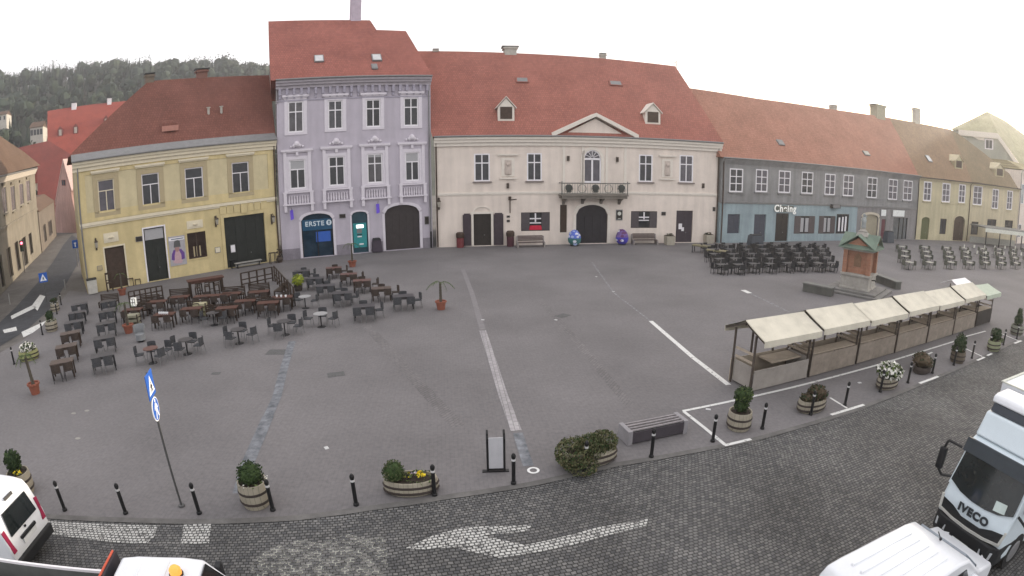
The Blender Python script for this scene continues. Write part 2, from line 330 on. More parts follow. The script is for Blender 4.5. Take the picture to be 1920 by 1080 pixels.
        g=MB(); g.box(l+fw*.5,r-fw*.5,y,y+.02,b+fw*.5,t-fw*.5); s.put(g,'pane',gm,W)
        if style=='blind' or curt:
            g=MB(); zz=zt if style=='blind' else b+h*curt; g.box(l+fw,r-fw,y-.022,y-.004,zz,t-fw); s.put(g,'blind',M_blind,W)
        if sur:
            g=MB(); e=.05
            g.box(l-sw,l,-e,.0,b,t+sw); g.box(r,r+sw,-e,.0,b,t+sw); g.box(l,r,-e,.0,t,t+sw); g.box(l-sw,r+sw,-e-.01,.0,b-sw*.7,b)
            s.put(g,'surround',sur,W)
        if led:
            g=MB(); mm,dz,ww,hh=led; g.box(l-ww,r+ww,-.22,.0,t+dz,t+dz+hh); g.box(l-ww+.06,r+ww-.06,-.14,.0,t+dz-.1,t+dz); s.put(g,'ledge',mm,W)
        if sill:
            g=MB(); g.box(l-.16,r+.16,-.2,.0,b-.14-(sw*.7 if sur else 0),b-.01-(sw*.7 if sur else 0)); s.put(g,'sill',sill,W)
        return W
    def door(s,rect,m,y=.16,ar=0.0,name='door',boards=0,handle=True,sur=None,sw=.2):
        l,r,b,t=rect; g=MB(); n=12
        if ar:
            P=[(l+(r-l)*i/n, t-ar*(1-sqrt(max(0,1-(2*i/n-1)**2)))) for i in range(n+1)]
            g.slab([(l,y,b)]+[(r,y,b)]+[(a,y,z) for a,z in reversed(P)],(0,.06,0))
        else: g.box(l,r,y,y+.06,b,t)
        if boards:
            for i in range(boards):
                a=l+(r-l)*(i+.12)/boards; c=l+(r-l)*(i+.88)/boards; zt=t-ar-.12
                for z0,z1 in ((b+.12,b+(zt-b)*.45),(b+(zt-b)*.5,zt)): g.box(a,c,y-.03,y-.001,z0,z1)
        d=s.put(g,name,m); fixn(d)
        if handle:
            g=MB(); g.ball(((l+r)/2+.12*(r-l),y-.07,b+1.05),.05,n=6); s.put(g,'handle',M_zinc,d)
        if sur:
            g=MB(); e=.06
            g.box(l-sw,l,-e,0,b,t-ar); g.box(r,r+sw,-e,0,b,t-ar)
            if ar:
                P=[(l-sw+(r-l+2*sw)*i/n, t+sw-(ar)*(1-sqrt(max(0,1-(2*i/n-1)**2)))) for i in range(n+1)]; Q=[(l+(r-l)*i/n, t-ar*(1-sqrt(max(0,1-(2*i/n-1)**2)))) for i in range(n+1)]
                for i in range(n): g.slab([(P[i][0],-e,P[i][1]),(Q[i][0],-e,Q[i][1]),(Q[i+1][0],-e,Q[i+1][1]),(P[i+1][0],-e,P[i+1][1])],(0,e,0))
            else: g.box(l-sw,r+sw,-e,0,t,t+sw)
            fixn(s.put(g,'surround',sur,d))
        return d
    def band(s,u0,u1,z,h,out,m,name='string_course'):
        g=MB(); g.box(u0,u1,-out,0,z,z+h); g.box(u0,u1,-out*.55,0,z-h*.6,z); return s.put(g,name,m)
    def cornice(s,u0,u1,m,h=.5,out=.42,z=None,gut=M_zinc):
        z=s.Z if z is None else z; g=MB(); g.box(u0,u1,-out*.35,0,z-h,z-h*.6); g.box(u0,u1,-out*.7,0,z-h*.6,z-h*.25); g.box(u0,u1,-out,0,z-h*.25,z+.02); c=s.put(g,'cornice',m)
        g=MB(); g.cyl((u0,-out-.07,z+.1),(u1,-out-.07,z+.1),.09,n=8); s.put(g,'gutter',gut,c); return c
    def pipe(s,u,z,m=M_zinc,r=.07,y=-.12):
        g=MB(); g.cyl((u,y,.05),(u,y,z-.3),r,n=8); g.cyl((u,y,z-.3),(u,-.4,z+.05),r,n=8); return s.put(g,'downpipe',m)
    def chimney(s,px,pb,pt,wpx,m,cap=M_zinc,dy=.6,y=None,capw=1.0):
        y=s.ym+.1 if y is None else y
        u,z0=s.fp(px,pb,y); _,z1=s.fp(px,pt,y); hw=(s.fp(px+wpx/2,pb,y)[0]-s.fp(px-wpx/2,pb,y)[0])/2
        g=MB(); g.box(u-hw,u+hw,y-dy/2,y+dy/2,z0-1.2,z1-.1); g.box(u-hw*1.25,u+hw*1.25,y-dy/2-.1,y+dy/2+.1,z1-.35,z1-.2)
        c=s.put(g,'chimney',m); g=MB(); g.box(u-hw*1.2*capw,u+hw*1.2*capw,y-dy/2-.08,y+dy/2+.08,z1-.08,z1); s.put(g,'chimney_cap',cap,c); return c
    def skylight(s,px,py,wpx,h,m,fm=M_zinc):
        p=s.rp(px,py,s.sl); q=s.rp(px+wpx,py,s.sl); hw=(q.x-p.x)/2; c=Vector((0,1,s.sl)).normalized(); nn=Vector((0,-s.sl,1)).normalized()
        a=p-c*h/2; b=p+c*h/2; x=Vector((hw,0,0)); g=MB(); g.slab([a-x,a+x,b+x,b-x],nn*.14); k=s.put(g,'roof_window',fm); fixn(k)
        g=MB(); e=nn*.142; x2=x*.8; g.slab([a-x2+c*.1+e,a+x2+c*.1+e,b+x2-c*.1+e,b-x2-c*.1+e],nn*.01); fixn(s.put(g,'pane',m,k)); return k
    def dormer(s,x0,y0,x1,y1,wm,rm,gw=.62):
        """gabled dormer: front wall stands on the roof slope"""
        xm=(x0+x1)/2; p=s.rp(xm,y1,s.sl); l=s.rp(x0,y1,s.sl).x; r=s.rp(x1,y1,s.sl).x
        yf=p.y-.02; _,zt=s.fp(xm,y0,yf); zb=p.z-.1; u=(l+r)/2; hw=(r-l)/2; ze=zb+(zt-zb)*.58; dep=(zt-zb)/s.sl+1.0
        g=MB(); g.slab([(u-hw*.86,yf,zb),(u+hw*.86,yf,zb),(u+hw*.86,yf,ze),(u,yf,zt-.1),(u-hw*.86,yf,ze)],(0,dep*.8,0)); d=s.put(g,'dormer',wm); fixn(d)
        g=MB()
        for sg in(-1,1):
            g.slab([(u+sg*hw*1.08,yf-.15,ze-.12),(u,yf-.15,zt),(u,yf+dep,zt),(u+sg*hw*1.08,yf+dep,ze-.12)],(0,0,.1))
        fixn(s.put(g,'dormer_roof',rm,d))
        g=MB(); zz0=zb+(ze-zb)*.18; wv=hw*gw; g.box(u-wv,u+wv,yf-.05,yf-.002,zz0,ze+.05); W=s.put(g,'dormer_window',M_dark2,d)
        return d
def lantern(p,nrm,label,scale=1.0,group=None,m=None):
    """wall lantern hung on an iron bracket; p on the wall, nrm out of it"""
    m=m or M_brn; t=thing('wall_lantern',label,'lantern',p,atan2(nrm.y,nrm.x)-pi/2*0,group)
    g=MB(); z=0; g.box(0,.06*scale,-.08*scale,.08*scale,-.5*scale,.5*scale); g.tube([(0.03,0,.35*scale),(.3*scale,0,.55*scale),(.5*scale,0,.4*scale)],.03*scale); g.tube([(0.03,0,-.3*scale),(.3*scale,0,.1*scale),(.5*scale,0,.4*scale)],.02*scale); g.build('bracket',m,t)
    g=MB(); g.lathe([(.05*scale,.38*scale),(.2*scale,.25*scale),(.19*scale,.2*scale)],6,(.5*scale,0,0)); g.build('lamp_hood',m,t); g=MB(); g.lathe([(.1*scale,-.3*scale),(.12*scale,-.25*scale)],6,(.5*scale,0,0)); g.build('lamp_base',m,t)
    g=MB(); g.lathe([(.1*scale,-.25*scale),(.17*scale,.2*scale)],6,(.5*scale,0,0)); g.build('lamp_glass',mat('lantern glass',(.35,.33,.28),rough=.2),t)
    return t
# ---- yellow house
Y=Bld('yellow_house','pale yellow two storey house with dark brown hipped roof',(165,551),(526,488),(141,306),(514,264))
wp=[(184,336,215,398),(266,325,299,385),(347,314,381,372),(435,304,467,362)]
wr=[Y.rc(*p) for p in wp]
zst=Y.fp(330,398)[1]
gd=[Y.rc(199,462,236,532),Y.rc(273,426,312,526),Y.rc(352,435,387,484),Y.rc(422,403,498,493)]
for i in(0,1,3): gd[i]=(gd[i][0],gd[i][1],0.05,gd[i][3])
Y.wall(0,Y.L,0,zst,[(*r,) for r in gd],M_yel,depth=13); Y.wall(0,Y.L,zst,Y.Z,wr,M_yel2,depth=13)
g=MB(); up=Y.L
for a,b in ((0,.75),(up-.75,up)): g.box(a,b,-.05,0,zst+.3,Y.Z-.5)
g.box(.75,up-.75,-.05,0,Y.Z-1.1,Y.Z-.5); g.box(.75,up-.75,-.05,0,zst+.3,zst+1.0); Y.put(g,'wall_panel',M_yel)
for i,r in enumerate(wr):
    Y.window(r,'T',gm=M_glass2 if i==0 else M_glass,fm=M_cream if i==0 else M_frame,sur=M_taupe,sw=.42,led=(M_cream,.62,.55,.16))  # leftmost window: lens flare put into its paler glass and cream frame
Y.band(0,Y.L,zst,.22,.16,M_cream); Y.cornice(-.3,Y.L+.05,M_cream,h=.75,out=.45)
Y.pipe(Y.L-.12,Y.Z,M_dark2); Y.pipe(.15,Y.Z,M_zinc)
d=Y.door(gd[0],M_dark2,boards=2,sur=M_cream,sw=.12); d=Y.door(gd[1],M_gate,boards=2,sur=M_frame,sw=.12)
l,r,b,t=gd[1]; g=MB(); g.box(l+.1,r-.1,.08,.14,t-.95,t-.1); k=Y.put(g,'transom_window',M_blind,d)
Y.window(gd[2],'pair',gm=glass('brown tinted glass',(.04,.028,.024)),fm=M_dark2,sur=M_yel,sw=.12)
g=MB(); l,r,b,t=gd[2]
for i in range(3): g.box(l+.5+i*.28,l+.62+i*.28,.06,.07,b+.15,b+1.0)
Y.put(g,'window_sticker',M_taupe)
Y.door(gd[3],M_gate,boards=4,sur=M_yel,sw=.3)
g=MB(); l,r,b,t=gd[3]
for i in range(7): a=l-.35+i*(r-l+.7)/7; g.box(a+.03,a+(r-l+.7)/7-.03,-.09,-.06,t+.32,t+1.05)
g.box((l+r)/2-.3,(l+r)/2+.3,-.2,-.06,t+.2,t+1.0); Y.put(g,'keystone_arch',M_yel)
for q in ((194,436,222,454),(350,413,380,428)):
    l,r,b,t=Y.rc(*q); g=MB(); g.box(l,r,-.05,0,b,t); g.box(l+.15,r-.15,-.08,-.05,b+.12,t-.12); g.lathe([(.25,0),(.1,.05)],10,((l+r)/2,-.1,(b+t)/2),sx=1); Y.put(g,'relief_panel',M_cream)
Y.roof([(128,294),(516,257),(505,141),(279,152)],.95,T_yel)
Y.chimney(280,152,138,16,mat('sooty plaster',(.16,.13,.10)),cap=M_blk); Y.chimney(378,146,129,19,mat('sooty brick',(.18,.09,.07)),cap=M_blk,capw=1.2)
g=MB(); g.slab([(-.35,-.62,Y.Z+.02),(Y.L+.05,-.62,Y.Z+.02),(Y.L+.05,.12,Y.Z+.62),(-.35,.12,Y.Z+.62)],(0,-.02,.07)); fixn(Y.put(g,'eave_flashing',M_zinc))
p=Y.rp(317,241,.95); g=MB(); g.lathe([(.95,-.3),(.9,.2),(.7,.5),(.38,.68),(.05,.74)],16,(p.x,p.y+.35,p.z+.02),sy=.9); Y.put(g,'eyebrow_vent',T_yel)
g=MB(); p=Y.rp(317,241,.95); g.box(p.x-.75,p.x+.75,p.y-.58,p.y-.48,p.z-.25,p.z+.2); Y.put(g,'vent_grille',mat('pale red trim',(.4,.2,.16)))
for q in((391,214),(415,212)):
    p=Y.rp(*q,.95); g=MB(); g.cyl((p.x,p.y,p.z-.2),(p.x,p.y,p.z+.55),.12); g.cyl((p.x,p.y,p.z+.55),(p.x,p.y,p.z+.62),.2); Y.put(g,'roof_vent',M_stone)
for q,lb in (((180,458),'brown iron wall lantern near the left corner of the yellow house'),((404,415),'carved brown wall lantern left of the wide dark gate'),((509,411),'carved brown wall lantern right of the wide dark gate')):
    u,z=Y.fp(*q); P=Y.A+Y.e*u-Y.n*.02; P.z=z*(1+Y.k*u); lantern(P,-Y.n,lb,.95)
# poster and signs on the yellow wall
l,r,b,t=Y.rc(317,440,348,497); P=Y.A+Y.e*((l+r)/2)-Y.n*.03; P.z=b
po=thing('wall_poster','tall grey poster of a person in a dark hat and purple top','poster',P,Y.ang); W_,H_=(r-l),(t-b)
g=MB(); g.box(-W_/2,W_/2,-.02,.02,0,H_); g.build('poster_board',mat('poster grey print',(.36,.35,.37)),po)
g=MB(); g.box(-W_/2+.05,W_/2-.05,-.026,-.021,H_-.36,H_-.12); g.build('poster_heading',M_frame,po)
g=MB(); g.box(-W_/2+.25,W_/2-.1,-.03,-.027,H_-.28,H_-.2); g.build('heading_line',mat('print blue grey',(.12,.16,.2)),po)
def disc(mb,cx,cz,rx,rz,y,n=18): mb.poly([(cx+rx*cos(2*pi*i/n),y,cz+rz*sin(2*pi*i/n)) for i in range(n)])
g=MB(); g.poly([(-.62,-.023,.55),(-.1,-.023,.35),(.6,-.023,.5),(.62,-.023,1.0),(.35,-.023,1.35),(-.35,-.023,1.35),(-.55,-.023,1.0)]); g.build('printed_purple_top',mat('print purple',(.13,.06,.25)),po)
g=MB(); g.poly([(-.35,-.026,.2),(.3,-.026,.15),(.3,-.026,.9),(.12,-.026,1.3),(-.16,-.026,1.3),(-.3,-.026,.9)]); disc(g,-.05,.35,.45,.18,-.0265); g.build('printed_apron',mat('print pink',(.48,.33,.36)),po)
g=MB(); disc(g,-.02,1.45,.22,.3,-.027); g.build('printed_face',mat('print skin',(.34,.2,.19)),po)
g=MB(); g.poly([(-.32,-.029,1.55),(.32,-.029,1.55),(.28,-.029,2.05),(.05,-.029,2.15),(-.25,-.029,2.05)]); g.build('printed_hat',mat('print dark',(.10,.10,.10)),po)
def plaque(B_,q,m,label,cat='sign',name='wall_sign',d=.06):
    l,r,b,t=B_.rc(*q); P=B_.A+B_.e*((l+r)/2)-B_.n*.01; P.z=(b+t)/2*(1+B_.k*(l+r)/2); w2,h2=(r-l)/2,(t-b)/2
    T=thing(name,label,cat,P,B_.ang); g=MB(); g.box(-w2,w2,-d,0,-h2,h2); g.build('sign_frame',M_zinc if m!=M_zinc else M_blk,T); g=MB(); g.box(-w2*.86,w2*.86,-d-.006,-d,-h2*.84,h2*.84); g.build('sign_face',m,T); return T
plaque(Y,(254,443,267,453),M_dark,'small dark sign box left of the green door')
plaque(Y,(182,498,192,507),M_taupe,'small square grey plate low on the yellow wall','plate','wall_plate')
plaque(Y,(432,458,441,474),M_frame,'white notice pinned on the wide dark gate','notice','notice')
plaque(Y,(403,463,413,474),M_cream,'small cream notice beside the wide dark gate','notice','notice')
# ---- purple house
P_=Bld('lilac_house','tall lilac three storey house with stucco window frames',(531,488),(812,464),(509,155),(806,146))
U=P_.L
w3=[P_.rc(*q) for q in((540,190,569,248),(615,188,642.5,242),(686,186,713.6,238),(757,183,784.6,236))]
w2=[P_.rc(*q) for q in((543,299,573,354),(616.4,293,646.5,348),(688.6,288,717.5,343),(759.7,285,786,339))]
gd=[P_.rc(566,400,625,482),P_.rc(660.5,396.5,690,474),P_.rc(722,384,787,468)]
gd=[(a,b,.06,t) for a,b,_,t in gd]; ars=[.62,.32,.75]
P_.wall(0,U,0,P_.Z,w3+w2+[(*r,a) for r,a in zip(gd,ars)],M_lil,depth=12,rev=.3)
g=MB(); last=0
for r in gd+[(U,U,0,0)]:
    if r[0]-.3>last: g=MB(); g.box(last,r[0]-.28,-.07,0,0,1.0); P_.put(g,'plinth',M_lilg)
    last=r[1]+.28
for i,r in enumerate(w3): P_.window(r,'cross',fw=.12,sur=M_lilt,sw=.34,led=(M_lilt,.42,.55,.18))
for i,r in enumerate(w2):
    W=P_.window(r,'blind' if i in(0,3) else 'cross',fw=.12,sur=M_lilt,sw=.3,led=(M_lilt,.75,.75,.2),curt=.88 if i==2 else None)
    l,rr,b,t=r; g=MB(); z0=b-1.35
    g.box(l-.75,rr+.75,-.3,0,z0-.14,z0); g.box(l-.7,rr+.7,-.2,0,b-.38,b-.24)
    for a in(l-.65,rr+.35): g.box(a,a+.3,-.2,0,z0,b-.38); g.box(a+.02,a+.28,-.26,0,z0-.75,z0-.14)
    n=8
    for k in range(n): c=l-.25+(rr-l+.5)*(k+.5)/n; g.lathe([(.05,0),(.1,.25),(.05,.55),(.08,.72)],8,(c,-.1,z0))
    P_.put(g,'balustrade',M_lilt,W)
    g=MB(); c=(l+rr)/2; zt=t+1.02
    for dx,rz_ in((-.55,.16),(-.25,.24),(0,.38),(.25,.24),(.55,.16)): g.ball((c+dx,-.06,zt+rz_),rz_*.8,n=8)
    g.box(c-.12,c+.12,-.16,0,t+.35,t+.75)
    for a in(l-.55,rr+.25): g.box(a,a+.3,-.12,0,b-.3,t+.65)
    P_.put(g,'stucco_crest',M_lilt,W)
P_.cornice(-.1,U,mat('grey lilac cornice',(.36,.33,.36)),h=.7,out=.6)
g=MB(); z=P_.Z-1.75; g.box(0,U,-.06,0,z-.12,z); n=22
for i in range(n): a=U*(i+.25)/n; g.box(a,a+.24,-.3,0,z+.45,z+1.05); g.box(a+.03,a+.21,-.16,0,z+.1,z+.45)
P_.put(g,'bracket_frieze',mat('grey lilac frieze',(.33,.31,.37)))
P_.pipe(U-.2,P_.Z,M_zinc); g=MB(); g.cyl((U-.2,-.13,0),(U-.2,-.13,1.6),.1); P_.put(g,'pipe_guard',M_blk)
tealg=glass('blue tinted glass',(.012,.03,.05),.08,.5)
d=P_.door(gd[0],tealg,ar=ars[0],name='shop_front',handle=False,sur=M_lilt,sw=.22)
l,r,b,t=gd[0]; g=MB(); g.box(l+.1,r-.1,.1,.15,t-1.55,t-.55); k=P_.put(g,'sign_band',mat('bank blue panel',(.02,.08,.15)),d)
g=MB(); 
for a in (.0,.5,1.0): g=MB(); c=l+.05+(r-l-.1)*a; g.box(c-.05,c+.05,.1,.16,b,t-1.5); P_.put(g,'glazing_bar',M_blk,d)
text('sign_lettering','ERSTE',.62,mat('sign white',(.5,.58,.62),emit=(.8,.85,.9,.06)),P_.root,((l+r)/2-.22,.09,t-.95),(pi/2,0,0),bold=.012)
g=MB(); c=(l+r)/2+1.15; g.lathe([(.26,0),(.26,.02)],16,(0,0,0)); 
for i in range(len(g.v)): v=g.v[i]; g.v[i]=Vector((c+v.x,.09-v.z,t-.93+v.y))
g.box(c-.05,c+.05,.06,.068,t-1.1,t-.76,1); g.box(c-.12,c+.12,.06,.068,t-.9,t-.84,1); P_.put(g,'sign_emblem',[MATS['sign white'],MATS['bank blue panel']],d)
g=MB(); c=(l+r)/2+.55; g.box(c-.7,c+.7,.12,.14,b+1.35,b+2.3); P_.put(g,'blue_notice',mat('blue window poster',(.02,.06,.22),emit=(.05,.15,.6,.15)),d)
# cash machine bay
l,r,b,t=gd[1]; d=P_.door(gd[1],mat('teal panel',(.02,.055,.075),rough=.4),ar=ars[1],name='cash_machine_bay',handle=False,sur=M_lilt,sw=.16)
g=MB(); g.box(l+.12,r-.12,.06,.15,b+.5,t-1.1); k=P_.put(g,'cash_machine',mat('turquoise panel',(.03,.24,.25),rough=.4),d)
for nm,x0,x1,z0,z1,mm in (('lit_screen',.28,.72,.78,.9,mat('lit screen',(.8,.8,.8),emit=(1,1,1,2.2))),('keypad',.3,.62,.58,.74,M_zinc),('card_slot',.3,.62,.5,.54,M_blk),('label_strip',.32,.6,.42,.46,M_frame),('label_strip',.42,.7,.12,.17,M_frame)):
    g=MB(); g.box(l+(r-l)*x0,l+(r-l)*x1,.03,.059,b+(t-b)*(.12+.62*z0),b+(t-b)*(.12+.62*z1)); P_.put(g,nm,mm,d)
P_.door(gd[2],mat('brown grey shutter',(.045,.038,.038),var=.15),ar=ars[2],name='gate',boards=5,handle=False,sur=M_lilt,sw=.25)
for q,lb in(((636,401,648,409),'small dark plaque between the bank arches'),((796,405,804,421),'small dark framed notice right of the brown arched gate')): plaque(P_,q,M_dark,lb,'plaque','wall_plaque')
for q,lb in(((547,400),'purple hanging flag left of the bank arch'),((707,388),'purple hanging flag right of the cash machine')):
    u,z=P_.fp(*q); p=P_.A+P_.e*u-P_.n*.05; p.z=z*(1+P_.k*u); t_=thing('hanging_flag',lb,'flag',p,P_.ang)
    g=MB(); g.cyl((0,0,.1),(0,-.7,.6),.03); g.build('flag_pole',M_zinc,t_); g=MB(); g.slab([(-.16,-.3,.3),(.12,-.45,.35),(.16,-.4,-.5),(-.14,-.32,-.62)],(0,.02,0)); fixn(g.build('flag_cloth',mat('purple cloth',(.16,.10,.62)),t_))
sl=1.05
P_.roof([(508,153),(812,144),(761,58),(706,56),(694,38),(503,40)],sl,T_pur)
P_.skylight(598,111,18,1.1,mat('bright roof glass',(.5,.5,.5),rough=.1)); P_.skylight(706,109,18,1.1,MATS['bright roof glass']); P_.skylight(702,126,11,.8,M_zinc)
P_.chimney(666,36,-30,19,mat('lilac grey plaster',(.42,.36,.42)),dy=1.0)
g=MB(); ym=P_.ym; zr=P_.F[-1].z; g.slab([(-.05,0,P_.Z-2),(-.05,2*ym,P_.Z-2),(-.05,2*ym,P_.Z),(-.05,ym,zr-.1),(-.05,0,P_.Z)],(.25,0,0)); fixn(P_.put(g,'gable_wall',mat('pale grey plaster',(.45,.42,.42),stain=.15)))
# ---- white hall
H=Bld('white_hall','long cream white two storey hall with pediment and iron balcony',(819,464),(1342,455),(817,259),(1351,270))
U=H.L
wu=[H.rc(*q) for q in((889,288,918.5,340),(988,287,1016,339),(1198,290,1223.5,341),(1274,291,1299.5,342))]
bd=H.rc(1094,281,1127,344); g1=H.rc(888,401,921,459); g2=H.rc(977,398,1031,433); g3=H.rc(1050,384,1063,436); g4=H.rc(1080,384,1139,453); g5=H.rc(1183,396,1232,427.5); g6=H.rc(1267.6,395,1298.5,452)
g1,g4,g6=[(a,b,.06,t) for a,b,_,t in(g1,g4,g6)]
zst=H.fp(1260,364)[1]
H.wall(0,U,0,H.Z,wu+[(*bd,(bd[1]-bd[0])*.5),g1,g2,g3,(*g4,1.0),g5,g6],M_wht,depth=16,rev=.28)
for i,r in enumerate(wu): H.window(r,'cross',fw=.13,sill=mat('brown grey sill',(.2,.17,.16)),gm=M_glass2 if i==3 else M_glass,y=.06)
# balcony door with fan light
l,r,b,t=bd; ar=(r-l)/2; ts=t-ar; m=MB(); c=(l+r)/2
for a in(l,c-.09,r-.14): m.box(a,a+(.18 if a==c-.09 else .14),.02,.1,b,ts)
m.box(l,r,.02,.1,ts-.1,ts+.1); m.box(l,r,.03,.09,b,b+.25)
for i in range(7): a=pi*i/6; m.cyl((c+.15*cos(a),.06,ts+.1+.15*sin(a)),(c+(ar-.05)*cos(a),.06,ts+(ar-.05)*sin(a)),.035,n=5)
n=14
for i in range(n):
    a0,a1=pi*i/n,pi*(i+1)/n; m.slab([(c+ar*cos(a0),.02,ts+ar*sin(a0)),(c+(ar-.12)*cos(a0),.02,ts+(ar-.12)*sin(a0)),(c+(ar-.12)*cos(a1),.02,ts+(ar-.12)*sin(a1)),(c+ar*cos(a1),.02,ts+ar*sin(a1))],(0,.08,0))
D=H.put(m,'balcony_door',M_frame); fixn(D)
m=MB(); m.slab([(l,.12,b)]+[(r,.12,b)]+[(c+ar*cos(pi*i/n),.12,ts+ar*sin(pi*i/n)) for i in range(n+1)],(0,.02,0)); fixn(H.put(m,'pane',M_glass2,D))
g=MB(); g.box(l-.3,l,-.06,0,b,ts); g.box(r,r+.3,-.06,0,b,ts)
for i in range(n):
    a0,a1=pi*i/n,pi*(i+1)/n; R1,R2=ar,ar+.3; g.slab([(c+R2*cos(a0),-.06,ts+R2*sin(a0)),(c+R1*cos(a0),-.06,ts+R1*sin(a0)),(c+R1*cos(a1),-.06,ts+R1*sin(a1)),(c+R2*cos(a1),-.06,ts+R2*sin(a1))],(0,.06,0))
g.box(c-.25,c+.25,-.14,0,t+.35,t+.95); fixn(H.put(g,'surround',M_wtrim,D))
H.band(0,U,zst,.18,.1,M_wtrim); H.cornice(-.05,U+.25,M_wtrim,h=.85,out=.5)
pl,pr=H.fp(1038,259)[0],H.fp(1190,260)[0]
g=MB()
for a in(pl+.9,pl+(pr-pl)*.34,pl+(pr-pl)*.66-.25,pr-1.15): g.box(a,a+.28,-.06,0,zst+.3,H.Z-.85)
H.put(g,'pilaster',M_wtrim)
pa=H.fp(1114,212,-.3); za=pa[1]; zb=H.Z+.05; cu=(pl+pr)/2
g=MB(); g.slab([(pl+.5,-.12,zb),(pr-.5,-.12,zb),(cu,-.12,za-.55)],(0,3.2,0)); k=H.put(g,'pediment',M_wht); fixn(k)
g=MB()
for a,b2 in((pl-.25,cu),(pr+.25,cu)):
    g.slab([(a,-.6,zb-.05),(b2,-.6,za-.35),(b2,-.6,za),(a,-.6,zb+.4)],(0,4.2,0))
g.box(pl-.2,pr+.2,-.55,-.12,zb-.18,zb+.12); fixn(H.put(g,'pediment_moulding',M_wtrim,k))
# niches
for q in((946,300,959,328),(1245.6,302,1256,330)):
    l,r,b,t=H.rc(*q); g=MB(); g.box(l-.3,r+.3,-.07,0,b-.15,t+.2); g.box(l-.65,r+.65,-.22,-.07,t+.45,t+.6); g.box(l-.5,r+.5,-.2,-.07,b-.4,b-.26); k=H.put(g,'relief_panel',M_wtrim)
    g=MB(); g.box(l,r,-.1,-.075,b,t); g.ball(((l+r)/2,-.12,b+(t-b)*.7),.22,n=8); g.lathe([(.3,0),(.35,.4),(.2,.9)],8,((l+r)/2,-.12,b+.1),sy=.4); H.put(g,'relief_figure',mat('shaded stucco relief',(.5,.43,.38)),k)
d=H.door(g1,M_dark,boards=2,sur=M_wtrim,sw=.22)
g=MB(); l,r,b,t=g1
for i in range(10): a0,a1=pi*i/10,pi*(i+1)/10; cc=(l+r)/2; R=(r-l)*.52; g.slab([(cc+R*cos(a0),-.09,t+.25+R*.55*sin(a0)),(cc+(R-.14)*cos(a0),-.09,t+.25+(R-.14)*.55*sin(a0)),(cc+(R-.14)*cos(a1),-.09,t+.25+(R-.14)*.55*sin(a1)),(cc+R*cos(a1),-.09,t+.25+R*.55*sin(a1))],(0,.09,0))
fixn(H.put(g,'door_arch',M_wtrim,d))
for a,b2 in((l-1.05,l-.25),(r+.25,r+1.2)):
    g=MB(); g.box(a,b2,-.14,-.02,.1,t-.05); 
    for z in(.3,1.5,2.5): g.box(a+.1,b2-.1,-.165,-.14,z,z+.8)
    H.put(g,'door_shutter',mat('dull purple brown shutter',(.055,.042,.05),var=.2))
for rr,red in((g2,True),(g5,False)):
    W=H.window(rr,'none',fm=M_dark,gm=M_glass,y=.14); l,r,b,t=rr; w3_=(r-l)/3.3
    for a,b2 in((l,l+w3_),(r-w3_,r)):
        g=MB(); g.box(a+.05,b2-.02,.0,.06,b+.05,t-.05); H.put(g,'window_shutter',mat('grey purple shutter',(.075,.065,.07),var=.15),W)
    g=MB(); c=(l+r)/2; g.box(c-.07,c+.07,.04,.08,b+.9,t-.1); g.box(l+w3_,r-w3_,.04,.08,t-.7,t-.58); g.box(l+w3_,r-w3_,.04,.08,b+.75,b+.85); H.put(g,'glazing_bar',M_frame,W)
    if red: g=MB(); g.box(c-.7,c+.7,.0,.05,b+.1,b+.55,tx=.8); H.put(g,'red_cushion',mat('red paint',(.5,.02,.05)),W)
H.door(g3,M_dark2,handle=False,name='narrow_shutter'); H.door(g4,mat('charcoal gate',(.028,.026,.03),var=.2),ar=1.0,name='gate',boards=4,handle=False,sur=M_wtrim,sw=.3)
d=H.door(g6,mat('purple brown door',(.045,.035,.045)),boards=2); l,r,b,t=g6; g=MB(); g.box(l+.35,l+.75,.09,.12,b+1.4,b+2.0); g.box(l+.7,l+1.0,.09,.12,b+1.2,b+1.6); H.put(g,'door_notice',M_frame,d)
# balcony
l,zf=H.fp(1052,367,-.9); r,_=H.fp(1174,369,-.9); zt=H.fp(1112,344,-.9)[1]; g=MB(); g.box(l,r,-1.3,0,zf-.28,zf); g.box(l-.1,r+.1,-1.4,0,zf-.02,zf+.1)
for i in range(4): a=l+.3+(r-l-.9)*i/3; g.slab([(a,0,zf-.28),(a,-1.1,zf-.28),(a,-.3,zf-.6),(a,0,zf-.95)],(.28,0,0))
k=H.put(g,'balcony',mat('weathered balcony stone',(.20,.18,.155),stain=.2)); fixn(k)
g=MB(); zr=zf+1.25
for y in(-1.3,): g.tube([(l-.25,y-.1,zr+.05),(l,y,zr),(r,y,zr),(r+.25,y-.1,zr+.05)],.05); g.tube([(l,y,zf+.22),(r,y,zf+.22)],.03)
for x in(l,r): g.tube([(x,-1.3,zr),(x,0,zr)],.045); g.tube([(x,-1.3,zf+.2),(x,0,zf+.2)],.03); g.cyl((x,-1.3,zf),(x,-1.3,zr+.2),.05)
n=26
for i in range(n+1): x=l+(r-l)*i/n; g.cyl((x,-1.3,zf+.2),(x,-1.3,zr),.018,n=4)
for i in range(5):
    x=l+(r-l)*(i+.5)/5; m_=10
    for q in range(m_): a0,a1=2*pi*q/m_,2*pi*(q+1)/m_; R=.42; g.cyl((x+R*cos(a0),-1.33,zf+.72+R*sin(a0)),(x+R*cos(a1),-1.33,zf+.72+R*sin(a1)),.03,n=4,cap=False)
H.put(g,'balcony_railing',mat('grey wrought iron',(.13,.13,.12)),k)
for i in (0,2,4):
    x=l+(r-l)*(i+.5)/5; g=MB(); g.lathe([(.18,-.35),(.36,.0),(.3,.3),(.1,.42)],12,(x,-1.38,zf+.72),sy=.35); H.put(g,'railing_shield',mat('dark shield',(.05,.055,.05)),k)
